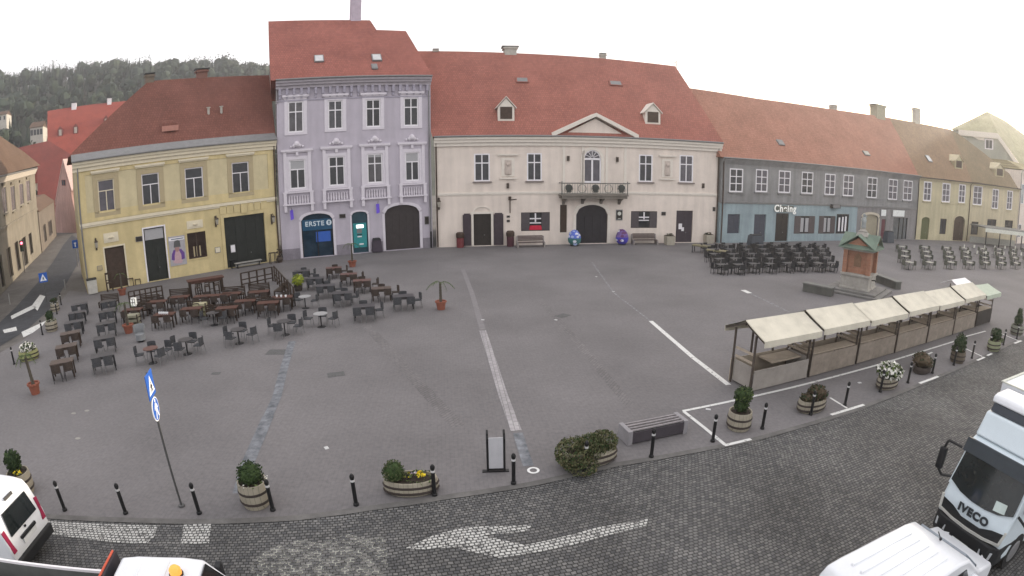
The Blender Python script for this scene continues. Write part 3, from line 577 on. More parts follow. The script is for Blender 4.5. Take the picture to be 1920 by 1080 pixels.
H.pipe(.12,H.Z,M_dark2); H.pipe(U-.1,H.Z,M_dark2)
H.roof([(811,254),(1356,266),(1266,124),(1135,110),(975,100),(760,96)],1.2,T_wht)
for q in((931,182,967,226),(1208,194,1240,232)): H.dormer(*q,M_wtrim,M_wtrim)
for q in((979,151),(1154,157)): H.skylight(*q,24,.8,M_zinc,fm=T_wht)
H.chimney(956,99,88,22,M_stone,dy=1.4,capw=1.2); H.chimney(1130,108,100,10,M_stone); H.chimney(817,97,92,10,M_stone)
u,z=H.fp(1268,124,H.ym); g=MB(); g.cyl((u,H.ym,z-.3),(u,H.ym,z+.5),.06); g.tube([(u-.3,H.ym,z+.4),(u+.35,H.ym,z+.75)],.05); H.put(g,'roof_finial',M_stone)
u,z=H.fp(823,382); p=H.A+H.e*u-H.n*.02; p.z=z*(1+H.k*u); lantern(p,-H.n,'iron wall lantern at the left end of the white hall',1.15)
for q,lb in(((950,404,956,408),'upper small dark plaque beside the white hall bench'),((950,412,956,416.5),'lower small grey plaque beside the white hall bench'),((1240,397,1248,404),'small black box left of the right hall door'),((1336,388,1341,396),'dark iron bracket at the right end of the white hall')): plaque(H,q,M_dark,lb,'plaque','wall_plaque')
pq=plaque(H,(1154.7,393,1167,413),M_dark,'black notice case with pale crest right of the arched gate','notice case','notice_case')
g=MB(); disc(g,0,.15,.2,.2,-.075); g.build('crest',mat('pale print',(.6,.6,.55)),pq); g=MB(); g.box(-.15,.15,-.075,-.07,-.4,-.34); g.build('crest_caption',MATS['pale print'],pq)
for q in((952,348),(1318,348),(1065,297),(1157,299)):
    u,z=H.fp(*q); g=MB(); g.box(u-.12,u+.12,-.18,0,z-.25,z+.25); H.put(g,'wall_fitting',M_brn)
u,z=H.fp(956,375); u2,z2=H.fp(958,399); g=MB(); g.cyl((u,-.1,z2),(u,-.1,z),.05); g.tube([(u,-.1,z),(u+.6,-.5,z+.1)],.05); g.box(u-.15,u+.1,-.3,0,z,z+.35); H.put(g,'camera_bracket',M_dark2)
# ---- grey and blue house
G=Bld('grey_house','long grey two storey house with a blue grey ground floor front',(1347,456),(1715,449),(1353,297),(1720,331))
U=G.L
wu=[G.rc(*q) for q in((1368,316,1393,360),(1417,317.5,1439.4,360),(1460,320,1482,361.5),(1503,322.5,1524.4,363),(1546.7,326,1566,365.5),(1581,328,1600.5,367.5),(1626,332.4,1644.5,371),(1665.7,336,1682.7,374.3),(1693.7,338.4,1710.3,376))]
go=[G.rc(*q) for q in((1364,401.5,1387,437.6),(1413.5,402,1435.5,452),(1454,400,1478,454),(1489,405,1527.6,438),(1535,405,1566,438),(1568,401.5,1591,438),(1616,402,1645.5,450),(1652,411,1660,450),(1674,408.5,1700.4,450))]
for i in(1,2,6,7,8): go[i]=(go[i][0],go[i][1],.05,go[i][3])
zst=G.fp(1530,384)[1]; us=G.fp(1606,420)[0]
ops=[(*r,.5) if i==6 else r for i,r in enumerate(go)]
G.wall(0,us,0,zst,ops[:6],M_blu,name='ground_floor_wall',depth=14); G.wall(us,U,0,zst,ops[6:],mat('taupe grey plaster',(.235,.225,.225),stain=.15),name='shop_wall',depth=14); G.wall(0,U,zst,G.Z,wu,M_gry,depth=14)
for i,r in enumerate(wu): G.window(r,'six',fw=.13,gm=M_glass2 if i%3 else M_glass,y=.05,sur=M_frame if False else None,sill=M_gry)
G.band(0,U,zst,.15,.12,M_zinc); G.cornice(-.05,U,M_gry,h=.45,out=.4)
G.pipe(U-.1,G.Z,M_blk); G.pipe(.25,G.Z,M_dark2)
G.door(go[0],mat('slate shutter',(.06,.065,.085)),name='window_shutter',handle=False,boards=2); G.door(go[1],MATS['slate shutter'],boards=2); G.door(go[2],M_dark,boards=2)
for i in(3,4):
    W=G.window(go[i],'none',fm=M_dark2,gm=M_glass,y=.14); l,r,b,t=go[i]; q=(r-l)/3.2
    for a,b2 in((l,l+q),(r-q,r)): g=MB(); g.box(a+.04,b2-.04,0,.06,b+.05,t-.05); G.put(g,'window_shutter',mat('grey brown shutter',(.09,.075,.075)),W)
    g=MB(); c=(l+r)/2
    for a in(c-.75,c+.15): g.box(a,a+.6,.05,.1,b+.2,t-.25)
    G.put(g,'curtain',M_blind,W)
W=G.window(go[5],'pair',fm=M_dark2,gm=M_glass,y=.12); l,r,b,t=go[5]; g=MB()
for a in(.18,.45,.7): g.box(l+(r-l)*a,l+(r-l)*(a+.12),.0,.05,b+.3,t-.5+a*.3)
G.put(g,'window_poster',M_frame,W)
G.door(go[6],mat('sand wall niche',(.30,.27,.2)),ar=.5,name='arched_entrance',handle=False,sur=mat('sand stone trim',(.5,.45,.36)),sw=.3); G.door(go[7],mat('maroon door',(.12,.04,.05)),boards=1)
d=G.door(go[8],glass('shop glass',(.11,.12,.125),.1),name='shop_front',handle=False); l,r,b,t=go[8]; g=MB()
for a in(0,.45,.75,1): g=MB(); c=l+(r-l)*a; g.box(c-.08,c+.08,.08,.15,b,t); G.put(g,'glazing_bar',M_blk,d)
for q,lb in(((1651,392,1661.5,406),'small square white sign over the maroon door'),((1672,393,1697,407),'wide white sign over the grey shop front')): plaque(G,q,mat('white sign board',(.72,.74,.72)),lb,'shop sign','shop_sign')
l,r,b,t=G.rc(1452.5,385.5,1486,397); p=G.A+G.e*((l+r)/2)-G.n*.1; p.z=(b+t)/2*(1+G.k*(l+r)/2)
T=thing('lettered_sign','white bubbly lettered sign on dark board above the dark cafe door','sign',p,G.ang); g=MB(); g.box(-(r-l)/2,(r-l)/2,-.08,.08,-(t-b)/2,(t-b)/2); g.build('sign_board',mat('grey green board',(.12,.13,.11)),T)
text('sign_lettering','Cheing',1.15,mat('lettering white',(.75,.75,.72),emit=(1,1,.95,.12)),T,(.1,-.1,0),(pi/2,0,0),bold=.03)
plaque(G,(1556,383,1571,390),M_zinc,'grey awning box above the cafe window','awning box','awning_box',d=.5)
sl=1.0
G.roof([(1351,293),(1722,329),(1668,221),(1560,205),(1420,185),(1284,164)],sl,T_gry)
G.skylight(1463,268,10,.9,M_zinc); G.skylight(1624,288,9,.8,M_stone); 
G.chimney(1562,206,197,6,M_stone,dy=1.0); G.chimney(1646,216,197,16,mat('mossy chimney plaster',(.28,.27,.2)),capw=1.3,dy=1.5)
# ---- beige house and ochre corner house
B1=Bld('beige_house','beige yellow house with arched dark door next to the grey house',None,None,(1722,333),(1814,343),A=G.B.copy(),B=at(1812,452.5))
U=B1.L
wu=[B1.rc(*q) for q in((1732,341,1745.8,376.5),(1766.7,344,1781,378.8),(1797.8,346,1809.5,380))]; go=[B1.rc(*q) for q in((1727,407,1742,452),(1762.4,410,1774,439),(1787.5,405,1808,452))]
for i in(0,2): go[i]=(go[i][0],go[i][1],.05,go[i][3])
B1.wall(0,U,0,B1.Z,wu+[(*go[0],.4),go[1],(*go[2],.8)],M_bei,depth=14)
for r in wu: B1.window(r,'six',fw=.13,gm=M_glass2,y=.05,sill=M_bei2,sur=M_frame,sw=.06)
B1.door(go[0],mat('olive door',(.10,.11,.05)),ar=.4); W=B1.window(go[1],'pair',fm=M_dark2); B1.door(go[2],M_dark2,ar=.8,boards=2,sur=M_bei2)
B1.pipe(U-.12,B1.Z,M_dark2); B1.cornice(0,U,M_bei2,h=.3,out=.35,gut=M_brn)
B2=Bld('ochre_house','ochre beige corner house with small gabled dormers above the awning',None,None,(1822,344),(1908,355),A=B1.B.copy(),B=at(1903,457))
U=B2.L
wu=[B2.rc(*q) for q in((1825,349,1841,384),(1860.5,355,1871.5,391),(1888,358,1897.7,393))]; go=[B2.rc(1820.8,415.6,1834,440),B2.rc(1851,411,1868,426),B2.rc(1884,413,1899,428)]
B2.wall(0,U,0,B2.Z,wu+go,M_bei2,depth=14)
for r in wu: B2.window(r,'six',fw=.12,gm=M_glass2,y=.05,sill=M_bei,sur=M_frame,sw=.06)
for r in go: B2.window(r,'pair',fm=M_dark2)
B2.cornice(0,U,M_bei,h=.3,out=.35,gut=M_brn)
B1.roof([(1719,329),(1815,340),(1823,342),(1782,243),(1668,221)],sl,T_bei)
B2.roof([(1818,340),(1909,353),(1892,325),(1845,287),(1800,253),(1782,243)],sl,tiles('mossy olive tiles',(.23,.18,.115)),mirror=False)
B1.chimney(1718,228,203,9,M_stone,dy=.9); B1.skylight(1741,298,7,1.4,MATS['bright roof glass'])
B1.dormer(1790,291,1805,316,M_bei,M_bei2); B2.dormer(1866,306,1882,331,M_bei,M_bei2)
# ---- tall gabled house behind
K=Bld('tall_gable_house','tall pale house with half hipped gable rising behind the ochre house',None,None,(1797,246),(1870,252),A=aty(1780,440,128),B=aty(1905,440,126))
K.A.z=K.B.z=0; K.root.location=K.A
def kp(x,y,dy=0): u,z=K.fp(x,y,dy); return Vector((u,dy,z))
wq=K.rc(1848,262,1861,279)
g=MB(); g.slab([kp(1780,440),kp(1903,440),kp(1903,356),kp(1912,312),kp(1870,252),kp(1797,245),kp(1780,245)],(0,16,0)); fixn(K.put(g,'wall',mat('grey green wall',(.34,.345,.3),stain=.1)))
K.window((*wq[:2],*wq[2:]),'pair',fm=M_frame,y=-.02,sur=M_frame,sw=.18)
g=MB()
for a,b in(((1797,243),(1871,250)),((1871,250),(1915,313))):
    p,q=kp(*a,-.5),kp(*b,-.5); g.slab([p,q,q-Vector((0,0,1.15)),p-Vector((0,0,1.15))],(0,.6,0))
g.add(*[[kp(1824,256,-.3),kp(1846,258,-.3),kp(1846,264,-.3),kp(1834,262,-.3)],[(0,1,2,3)]]); fixn(K.put(g,'cornice',M_wtrim))
top=kp(1851,209,6.0); g=MB(); e0,e1=kp(1783,242,-.5),kp(1871,250,-.5); e2=kp(1916,314,-.5); bk=Vector((0,17,0))
g.add([e0,e1,top,e0+bk,top+Vector((3,14,0))],[(0,1,2),(0,2,4,3)]); tr=kp(1920,232,6)+Vector((6,14,0)); g.add([e1,e2,e2+bk+Vector((14,0,0)),top+Vector((3,14,0)),top],[(0,1,2,3,4)]); K.put(g,'roof',mat('ochre green roof sheet',(.36,.34,.22),var=.12,scale=.5,stain=.1))
kw=Bld('white_corner_house','white house front with grey downpipe at the right edge of the row',None,None,(1909,318),(1980,335),A=B2.B+Vector((.4,.2,0)),B=B2.B+Vector((13,4,0)))
r1=kw.rc(1914,345,1921,382); kw.wall(0,kw.L,0,kw.Z,[],M_wht,depth=12); kw.window((r1[0],r1[0]+1.6,r1[2],r1[3]),'pair',fm=M_frame,y=-.04,gm=glass('green blue glass',(.10,.16,.18))); kw.window((r1[0],r1[0]+1.6,1.2,3.6),'pair',fm=M_frame,y=-.04); kw.pipe(.2,kw.Z,M_zinc); kw.cornice(0,kw.L,M_wtrim)
g=MB(); g.box(-.1,kw.L+.2,-.5,12,kw.Z+.12,kw.Z+1.6,ty=.4); kw.put(g,'roof',T_yg)
# cafe awning
a=at(1847,462); b=at(1930,470); d=(b-a); an=atan2(d.y,d.x); aw=thing('cafe_awning','long flat white edged cafe awning on dark posts at far right','awning',a,an)
za=CAM.z+ray(1847,428).z/hypot(*ray(1847,428)[:2])*a.xy.length
g=MB(); g.box(-.3,d.length,0,4.5,za,za+.25,ty=.98); g.build('canopy',mat('grey canvas',(.22,.22,.2)),aw); g=MB(); g.box(-.3,d.length,-.06,-.002,za-.55,za+.05); g.build('valance',mat('pale canvas edge',(.62,.63,.56)),aw)
for x in(.1,d.length*.3,d.length*.55,d.length*.8): g=MB(); g.box(x-.07,x+.07,.05,.2,0,za); g.build('post',M_blk,aw)
g=MB(); g.box(-.2,d.length,4.3,4.38,.0,1.0); g.build('side_screen',mat('pale screen',(.4,.4,.36)),aw)
# ---- street houses at left
L1=Bld('grey_street_house','weathered grey beige street house with brown roof at left edge',None,None,(2,332),(75,315),A=at(-60,622),B=at(78,474))
U=L1.L
wu=[]
for q in((5,349,13,401),(21,347,29,396),(37,343,44.5,385),(50,337,57,379),(61,335,67.5,376)): wu.append(L1.rc(*q))
go=[L1.rc(*q) for q in((0,476,7,543),(15,462,23,523),(30,451,37,510),(43,443,51,500),(55,436,61,478))]
ok=lambda R:[r for r in R if 0<r[0]<r[1]<U]
wu=ok(wu); go=ok(go); zs=L1.fp(40,432)[1]
L1.wall(0,U,0,L1.Z,wu+go,M_lgry,depth=10)
for r in wu: L1.window(r,'pair',fm=mat('dull window frame',(.24,.22,.18)),gm=M_glass2,y=.1,sill=M_lgry,led=(M_lgry,.2,.1,.15))
for r in go: L1.door(r,M_dark,y=.3,name='ground_floor_opening',handle=False)
L1.band(0,U,L1.fp(40,410)[1],.2,.12,M_lgry); L1.cornice(-2,U+.2,mat('pale grey cornice',(.42,.38,.33)),h=.5)
L1.roof([(-60,345),(76,310),(44,284),(30,275),(-10,248),(-60,240)],.9,T_old)
for q in((-2,286,6,303),(13,281,20,297)): L1.dormer(*q,M_cream,T_old)
L2=Bld('low_street_building','low dull building beyond the grey street house',None,None,(79,392),(107,374),A=L1.B+Vector((.1,.1,0)),B=at(107,441))
go=ok2=[r for r in(L2.rc(*q) for q in((82,420,87,455),(91,413,98,442),(102,396,108,424))) if 0<r[0]<r[1]<L2.L]
L2.wall(0,L2.L,0,L2.Z,go,mat('dark taupe plaster',(.16,.135,.11),stain=.2),depth=8)
for r in go: L2.door(r,M_dark,y=.2,name='ground_floor_opening',handle=False)
g=MB(); g.box(-.1,L2.L+.3,-.3,8,L2.Z,L2.Z+1.6,ty=.4); L2.put(g,'roof',T_old)
# pink gable house at the end of the street
A=at(102,436); Bq=at(143,436); N1=Bld('pink_gable_house','narrow dull pink house with steep pointed gable at the street end',None,None,(106,378),(137,378),A=A,B=Bq)
def np_(x,y,dy=0): u,z=N1.fp(x,y,dy); return Vector((u,dy,z))
g=MB(); g.slab([np_(101,440),np_(150,440),np_(141,400),np_(132,356),np_(118,303),np_(105,374)],(0,12,0)); fixn(N1.put(g,'wall',M_pink))
g=MB()
for a,b in(((103,384),(118,301)),((118,301),(134,358))):
    p,q=np_(*a,-.15),np_(*b,-.15); g.slab([p,q,q+Vector((0,0,.35)),p+Vector((0,0,.35))],(0,12.3,0))
fixn(N1.put(g,'roof_verge',mat('pale pink stucco',(.55,.4,.36))))
l,r,b,t=N1.rc(116,337,123,348); N1.window((l,r,b,t),'pair',fm=mat('red brown frame',(.2,.06,.05)),y=-.02)
l,r,b,t=N1.rc(120,318,128,329); g=MB(); p=np_(124,316,3); g.box(p.x-.2,p.x+1.6,2.5,6,p.z-4,p.z+.3); N1.put(g,'side_wing',M_cream)
# red roofed houses behind the yellow house
def backhouse(name,label,roofpx,d0,m,walls,wm):
    c=aty(*roofpx[0],d0); e=Vector((cos(radians(40)),sin(radians(40)),0)); n=Vector((-e.y,e.x,0)); c.z=0
    t=thing(name,label,'house',c,radians(40))
    def rp(px,py,sl=.9):
        d=ray(px,py); o=CAM-c; o=Vector((o.dot(e),o.dot(n),o.z)); d=Vector((d.dot(e),d.dot(n),d.z)); z0=aty(*roofpx[0],d0).z
        tt=(z0+sl*o.y-o.z)/(d.z-sl*d.y); return o+d*tt
    P=[rp(*q) for q in roofpx]; g=MB(); g.poly(P); ym=max(p.y for p in P); M=[Vector((p.x,2*ym-p.y,p.z)) for p in P]; g.poly(list(reversed(M)))
    k=len(P)
    for i in range(k):
        a,b=P[i],P[(i+1)%k]
        if abs(a.y-ym)<.3 and abs(b.y-ym)<.3: continue
        g.poly([b,a,M[i],M[(i+1)%k]])
    fixn(g.build('roof',m,t)); ux=[p.x for p in P]; zl=min(p.z for p in P)
    g=MB(); g.box(min(ux)+.3,max(ux)-.3,.5,2*ym-.5,0,zl+.1); g.build('wall',wm,t); return t,rp
rh,rp=backhouse('red_roof_house','house with bright red roof and small dormers behind the yellow house',[(60,345),(230,320),(290,215),(262,187),(170,196),(89,208),(89,265)],165,T_red,None,M_cream)
def smalldormer(t,rp,q,wm,rm):
    x0,y0,x1,y1=q; p=rp((x0+x1)/2,y1); l=rp(x0,y1).x; r=rp(x1,y1).x; h=(r-l)*1.7; g=MB(); u=(l+r)/2; w_=(r-l)/2
    g.slab([(l,p.y-.1,p.z-.2),(r,p.y-.1,p.z-.2),(r,p.y-.1,p.z+h*.6),(u,p.y-.1,p.z+h),(l,p.y-.1,p.z+h*.6)],(0,h+1,0)); d=fixn(g.build('dormer',rm,t)); g=MB(); g.box(u-w_*.5,u+w_*.5,p.y-.16,p.y-.11,p.z+.1,p.z+h*.62); g.build('dormer_window',wm,d)
for q in((108,238,118,255),(137,233,147,250),(194,222,204,234)): smalldormer(rh,rp,q,M_stone,T_red2)
for q,s_ in(((139,200),9),((205,191),8)):
    p=rp(q[0],q[1]+2); hw=(rp(q[0]+s_/2,q[1]+2)-p).x*1.0; g=MB(); g.box(p.x-hw,p.x+hw,p.y-hw,p.y+hw,p.z-1.5,p.z+1.4); c=g.build('chimney',M_frame,rh); g=MB(); g.box(p.x-hw*1.2,p.x+hw*1.2,p.y-hw*1.2,p.y+hw*1.2,p.z+1.4,p.z+1.75); g.build('chimney_cap',M_blk,c)
r2,rp2=backhouse('dark_red_roof_house','house with deep red roof above the narrow street',[(72,410),(125,410),(150,300),(92,264),(34,277),(70,310)],150,T_red2,None,mat('dim back wall',(.2,.15,.12)))
# ------------------------------------------------------------------ ground, street and paint
def sheet(name,pts,z,m,kind='structure',parent=None):
    g=MB(); g.poly([(p[0],p[1],z) for p in pts]); o=g.build(name,m,parent); 
    if kind: o['kind']=kind
    return o
def ribbon(pts,wd):
    n=len(pts); L_=[];R_=[]
    for i in range(n):
        a=pts[max(0,i-1)]; b=pts[min(n-1,i+1)]; d=Vector((b[0]-a[0],b[1]-a[1])).normalized(); nn=Vector((-d.y,d.x))*wd/2
        L_.append((pts[i][0]+nn.x,pts[i][1]+nn.y)); R_.append((pts[i][0]-nn.x,pts[i][1]-nn.y))
    return L_,R_
SA=radians(16)
M_sett=brickmat('grey granite setts',(.072,.073,.076),(.150,.147,.143),(.026,.026,.025),.125,.10,.013,rot=-SA,bump=1.0,var=.34,big=.35,warp=.16,rough=.75)
M_plaza=brickmat('fine grey paving',(.150,.142,.144),(.154,.146,.148),(.138,.131,.133),.24,.12,.010,rot=-radians(97),bump=.06,var=.19,big=.16,rough=.8)
M_asph=mat('dark street asphalt',(.06,.063,.07),var=.2,scale=2,bump=.3,stain=.25)
M_grd=mat('pale earth and paving',(.14,.13,.12),var=.15,scale=.5,stain=.2)
g=MB(); g.poly([(-1500,-60,-.05),(1500,-60,-.05),(1500,1500,-.05),(-1500,1500,-.05)]); g.build('ground',M_grd,kind='structure')
edge=[at(*q) for q in((-300,930),(60,966),(235,975),(400,978),(560,971),(700,952),(850,930),(1000,907),(1150,872),(1300,846),(1405,826),(1600,770),(1760,706),(1900,642),(2050,560))]
far=at(2100,470)
g=MB()
for a,b in zip(edge,edge[1:]): g.poly([(a.x,a.y,-.012),(b.x,b.y,-.012),(b.x+8*0,-25,-.012),(a.x,-25,-.012)][::-1])
g.poly([(edge[-1].x,edge[-1].y,-.012),(edge[-1].x,-25,-.012),(160,-25,-.012),(160,60,-.012)]); g.build('cobbled_road',M_sett,kind='structure')
back=[at(160,548),at(526,487),at(812,463),at(1342,455),at(1714,448),at(1810,451),at(1903,456)]
lft=[at(-120,760),at(-20,672),at(40,640),at(80,610),at(108,572),at(130,545)]
pts=[(p.x,p.y+3,0) for p in []]
g=MB(); P=[(e.x,e.y,.0) for e in edge]+[(150,70,0),(150,105,0)]+[(b.x,b.y+6,0) for b in reversed(back[1:])]+[(back[0].x,back[0].y,0)]+[(p.x,p.y,0) for p in reversed(lft)]
import mathutils
tri=mathutils.geometry.tessellate_polygon([[Vector(p) for p in P]]); g.add(P,[tuple(t) for t in tri]); o=g.build('plaza_paving',M_plaza,kind='structure'); fixn(o)
if o.data.polygons[0].normal.z<0: o.data.flip_normals()
# kerb band along the plaza
Lr,Rr=ribbon([(e.x,e.y) for e in edge],.22); g=MB()
for i in range(len(edge)-1): g.poly([(*Rr[i],.006),(*Rr[i+1],.006),(*Lr[i+1],.006),(*Lr[i],.006)])
g.build('flush_kerb',mat('worn kerb stone',(.135,.13,.125),var=.2,scale=3,bump=.2,stain=.2),kind='structure')
# side street and pavements
sp=[at(*q) for q in((0,603),(30,575),(70,530),(100,490),(118,460),(135,440))]; sp2=[at(*q) for q in((-90,700),(0,648),(50,618),(92,580),(125,530),(150,487),(160,455))]
P=[(p.x,p.y) for p in sp2]+[(p.x,p.y) for p in reversed(sp)]
P=[(-75,10)]+P+[(-75,18)]
g=MB(); P3=[(x,y,-.03) for x,y in P]; tri=mathutils.geometry.tessellate_polygon([[Vector(p) for p in P3]]); g.add(P3,[tuple(t) for t in tri]); o=g.build('side_street',M_asph,kind='structure'); fixn(o)
if o.data.polygons[0].normal.z<0: o.data.flip_normals()
W1=paintmat('worn white paint',(.62,.62,.6),5,5,0,wear=.38,gap=.001); W2=paintmat('worn white paint on setts',(.46,.46,.44),.125,.10,-SA,wear=.44,gap=.018,warp=.16)
W3=paintmat('faint white paint',(.25,.25,.26),.24,.12,-radians(97),wear=.46,gap=.014)
M_strip=brickmat('pale granite strip',(.29,.275,.285),(.34,.325,.33),(.19,.18,.185),.30,.16,.012,rot=-radians(97),bump=.3,var=.18,big=.5)
M_strip2=mat('blue grey strip',(.105,.115,.13),var=.2,scale=3.2,col2=(.22,.23,.25),bump=.2,stain=.2)
def stripe(name,px,wd,m,z=.010):
    pts=[at(*q) for q in px]; Lr,Rr=ribbon([(p.x,p.y) for p in pts],wd); g=MB()
    for i in range(len(pts)-1): g.poly([(*Rr[i],z),(*Rr[i+1],z),(*Lr[i+1],z),(*Lr[i],z)])
    return g.build(name,m,kind='structure')
def area(name,px,m,z=.010):
    P=[at(*q) for q in px]; P=[(p.x,p.y,z) for p in P]; g=MB(); tri=mathutils.geometry.tessellate_polygon([[Vector(p) for p in P]]); g.add(P,[tuple(t) for t in tri]); o=g.build(name,m,kind='structure'); fixn(o)
    if o.data.polygons[0].normal.z<0: o.data.flip_normals()
    return o
stripe('paving_strip',((548,640),(530,700),(519,745),(503,780)),.36,M_strip2); stripe('paving_strip',((503,780),(488,815),(466,866),(450,925)),.42,M_strip2,z=.008)
stripe('paving_strip',((905,620),(918,660),(944,743),(968,808)),.34,M_strip); stripe('paving_strip',((971,812),(981,845),(991,874)),.30,M_strip2)
stripe('paving_strip',((868,505),(885,550),(905,618)),.3,mat('faint strip',(.19,.18,.185)),z=.007)
stripe('painted_strip',((1220,602),(1250,628),(1300,671),(1366,722)),.24,W1); stripe('painted_strip',((1110,492),(1150,548),(1218,601)),.14,W3); stripe('painted_strip',((1393,544),(1406,550)),.4,W1); stripe('painted_strip',((1408,551),(1440,566),(1478,585)),.22,W3)
stripe('bay_line',((1280,771),(1480,728),(1640,686),(1745,654),(1790,640)),.13,W1); stripe('bay_line',((1800,634),(1848,621)),.13,W1,z=.012); stripe('bay_line',((1282,772),(1320,802),(1360,835)),.13,W1,z=.014); stripe('bay_line',((1358,836),(1408,824)),.13,W1,z=.018)
stripe('bay_line',((1558,778),(1620,759)),.14,W1); stripe('bay_line',((1556,746),(1588,766)),.10,W1,z=.014); stripe('bay_line',((1724,719),(1759,706)),.15,W1); stripe('bay_line',((1832,676),(1846,670)),.14,W1); stripe('bay_line',((1851,667),(1860,663)),.14,W1); stripe('bay_line',((1806,652),(1842,669)),.1,W1,z=.014); stripe('bay_line',((1873,624),(1911,640)),.1,W1,z=.014); stripe('bay_line',((1902,644),(1915,639)),.16,W1)
stripe('bay_line',((1734,667),(1748,661)),.12,W1,z=.016)
# ring of white paint on the paving
c=at(1000,882.5); g=MB(); n=28
for i in range(n):
    a0,a1=2*pi*i/n,2*pi*(i+1)/n; g.poly([(c.x+.17*cos(a0),c.y+.17*sin(a0),.014),(c.x+.17*cos(a1),c.y+.17*sin(a1),.014),(c.x+.10*cos(a1),c.y+.10*sin(a1),.014),(c.x+.10*cos(a0),c.y+.10*sin(a0),.014)][::-1])
g.build('painted_ring',mat('fresh white paint',(.7,.7,.69)),kind='structure')
area('crossing_block',((72,976),(180,982),(295,985),(290,1006),(276,1019),(240,1019),(110,1004),(60,1000)),W2,z=.004); area('crossing_block',((345,982),(396,982),(392,1018),(338,1021)),W2,z=.004)
area('road_arrow',((758,1029),(812,1004),(870,988),(1000,984),(985,996),(905,1004),(985,1022),(1050,1008),(1120,989),(1215,973),(1212,985),(1130,1006),(1040,1030),(935,1046),(850,1026),(800,1030)),W2,z=.004)
area('worn_road_patch',((470,1060),(500,1030),(560,1012),(600,1018),(650,1000),(690,1010),(722,1004),(728,1060),(700,1110),(470,1110)),paintmat('pale worn joints',(.34,.34,.30),.125,.10,-SA,wear=.52,gap=.014,warp=.16,joints=True),z=-.004)
for q in(((20,592),(60,572),(68,576),(22,598)),((40,622),(92,598),(96,606),(44,632)),((5,618),(30,612),(32,619),(8,624)),((60,572),(75,552),(85,555),(70,582))): area('crossing_block',q,W1,z=-.02)
# drain covers and repairs in the paving
for q,s_ in(((520,660),.5),((630,702),.35),((1055,592),.4),((405,700),.2)):
    p=at(*q); an=random.random(); g=MB(); g.box(-s_,s_,-s_*.7,s_*.7,.003,.009); o=g.build('drain_cover',mat('cast iron cover',(.10,.10,.10),var=.3,scale=9,bump=.3),loc=p,rz=an,kind='structure')
for q in((138,775),(146,822),(163,770)): 
    p=at(*q); g=MB(); g.lathe([(.09,.003),(.07,.006)],7,(p.x,p.y,0),sx=1.5); g.build('paving_stain',mat('pale stain',(.27,.26,.24)),kind='structure')
# ------------------------------------------------------------------ hill
def hz(az,r):
    sky_=(-62,82),(-55,84),(-50,85),(-45,87),(-40,87),(-35,85),(-30,84),(-26,78),(-20,70),(-10,55),(10,40)
    dg=math.degrees(az); h=40
    for (a,ha),(b,hb) in zip(sky_,sky_[1:]):
        if a<=dg<=b: h=ha+(hb-ha)*(dg-a)/(b-a)
    if dg<-62: h=82
    t=min(1,max(0,(r-140)/290)); t=t*t*(3-2*t); return h*t-.2
g=MB(); na,nr=60,24; V_=[]
for i in range(na+1):
    az=radians(-80+90*i/na)
    for j in range(nr+1): r=140+360*j/nr; V_.append((r*sin(az),r*cos(az),hz(az,r)+random.uniform(-.6,.6)*(j>0)))
g.add(V_,[(i*(nr+1)+j,i*(nr+1)+j+1,(i+1)*(nr+1)+j+1,(i+1)*(nr+1)+j) for i in range(na) for j in range(nr)]); o=g.build('wooded_hill',mat('dark forest floor',(.045,.05,.035),var=.3,scale=.08),smooth=60,kind='structure'); fixn(o)
LF=[mat('dark conifer foliage',(.014,.027,.017),var=.3,scale=.4),mat('mid green foliage',(.026,.040,.022),var=.3,scale=.4),mat('brown bare twigs',(.055,.047,.036),var=.3,scale=.4),mat('olive foliage',(.04,.047,.026),var=.3,scale=.4)]
def crown(g,x,y,z,h,kind):
    if kind==0:
        g.cyl((x,y,z+h*.12),(x,y,z+h*.95),h*.15,.1,6,0,cap=False,sm=False)
        n=26
        for k in range(n):
            t=k/n; R=h*.2*(1-t)+.3; a=random.random()*2*pi; zz=z+h*(.15+.85*t); d=Vector((cos(a),sin(a),-.25)); e=Vector((-sin(a),cos(a),0)); c=Vector((x,y,zz))
            g.add([c,c+d*R+e*R*.45,c+d*R*1.2,c+d*R-e*R*.45],[(0,1,2,3)],random.choice((0,0,1)))
        g.cyl((x,y,z),(x,y,z+h),.25,.05,4,2,cap=False,sm=False)
    else:
        g.cyl((x,y,z),(x,y,z+h*.6),.3,.12,4,2,cap=False,sm=False)
        if kind==1: g.ball((x,y,z+h*.6),h*.27,random.choice((0,1)),n=7,sz=1.1,jit=h*.04)
        g.leaves((x,y,z+h*.62),h*.36,44 if kind==1 else 46,h*(.13 if kind==1 else .06),(0,1,3) if kind==1 else (2,2,2),sz=1.05,shell=.25)
g=MB(); random.seed(3)
for _ in range(1500):
    az=radians(random.uniform(-62,-16)); r=random.uniform(165,440); k=random.choices((0,1,2),(.42,.50,.08))[0]; crown(g,r*sin(az),r*cos(az),hz(az,r)-.5,random.uniform(9,15),k)
o=g.build('forest',LF); o['kind']='stuff'; o['label']='dark mixed wood covering the hill behind the roofs'
random.seed(11); pro=[]
kinds=[('conifer_tree','dark spruce',0),('broadleaf_tree','rounded dark broadleaf tree',1),('bare_tree','bare brown tree',2)]
cnt={}
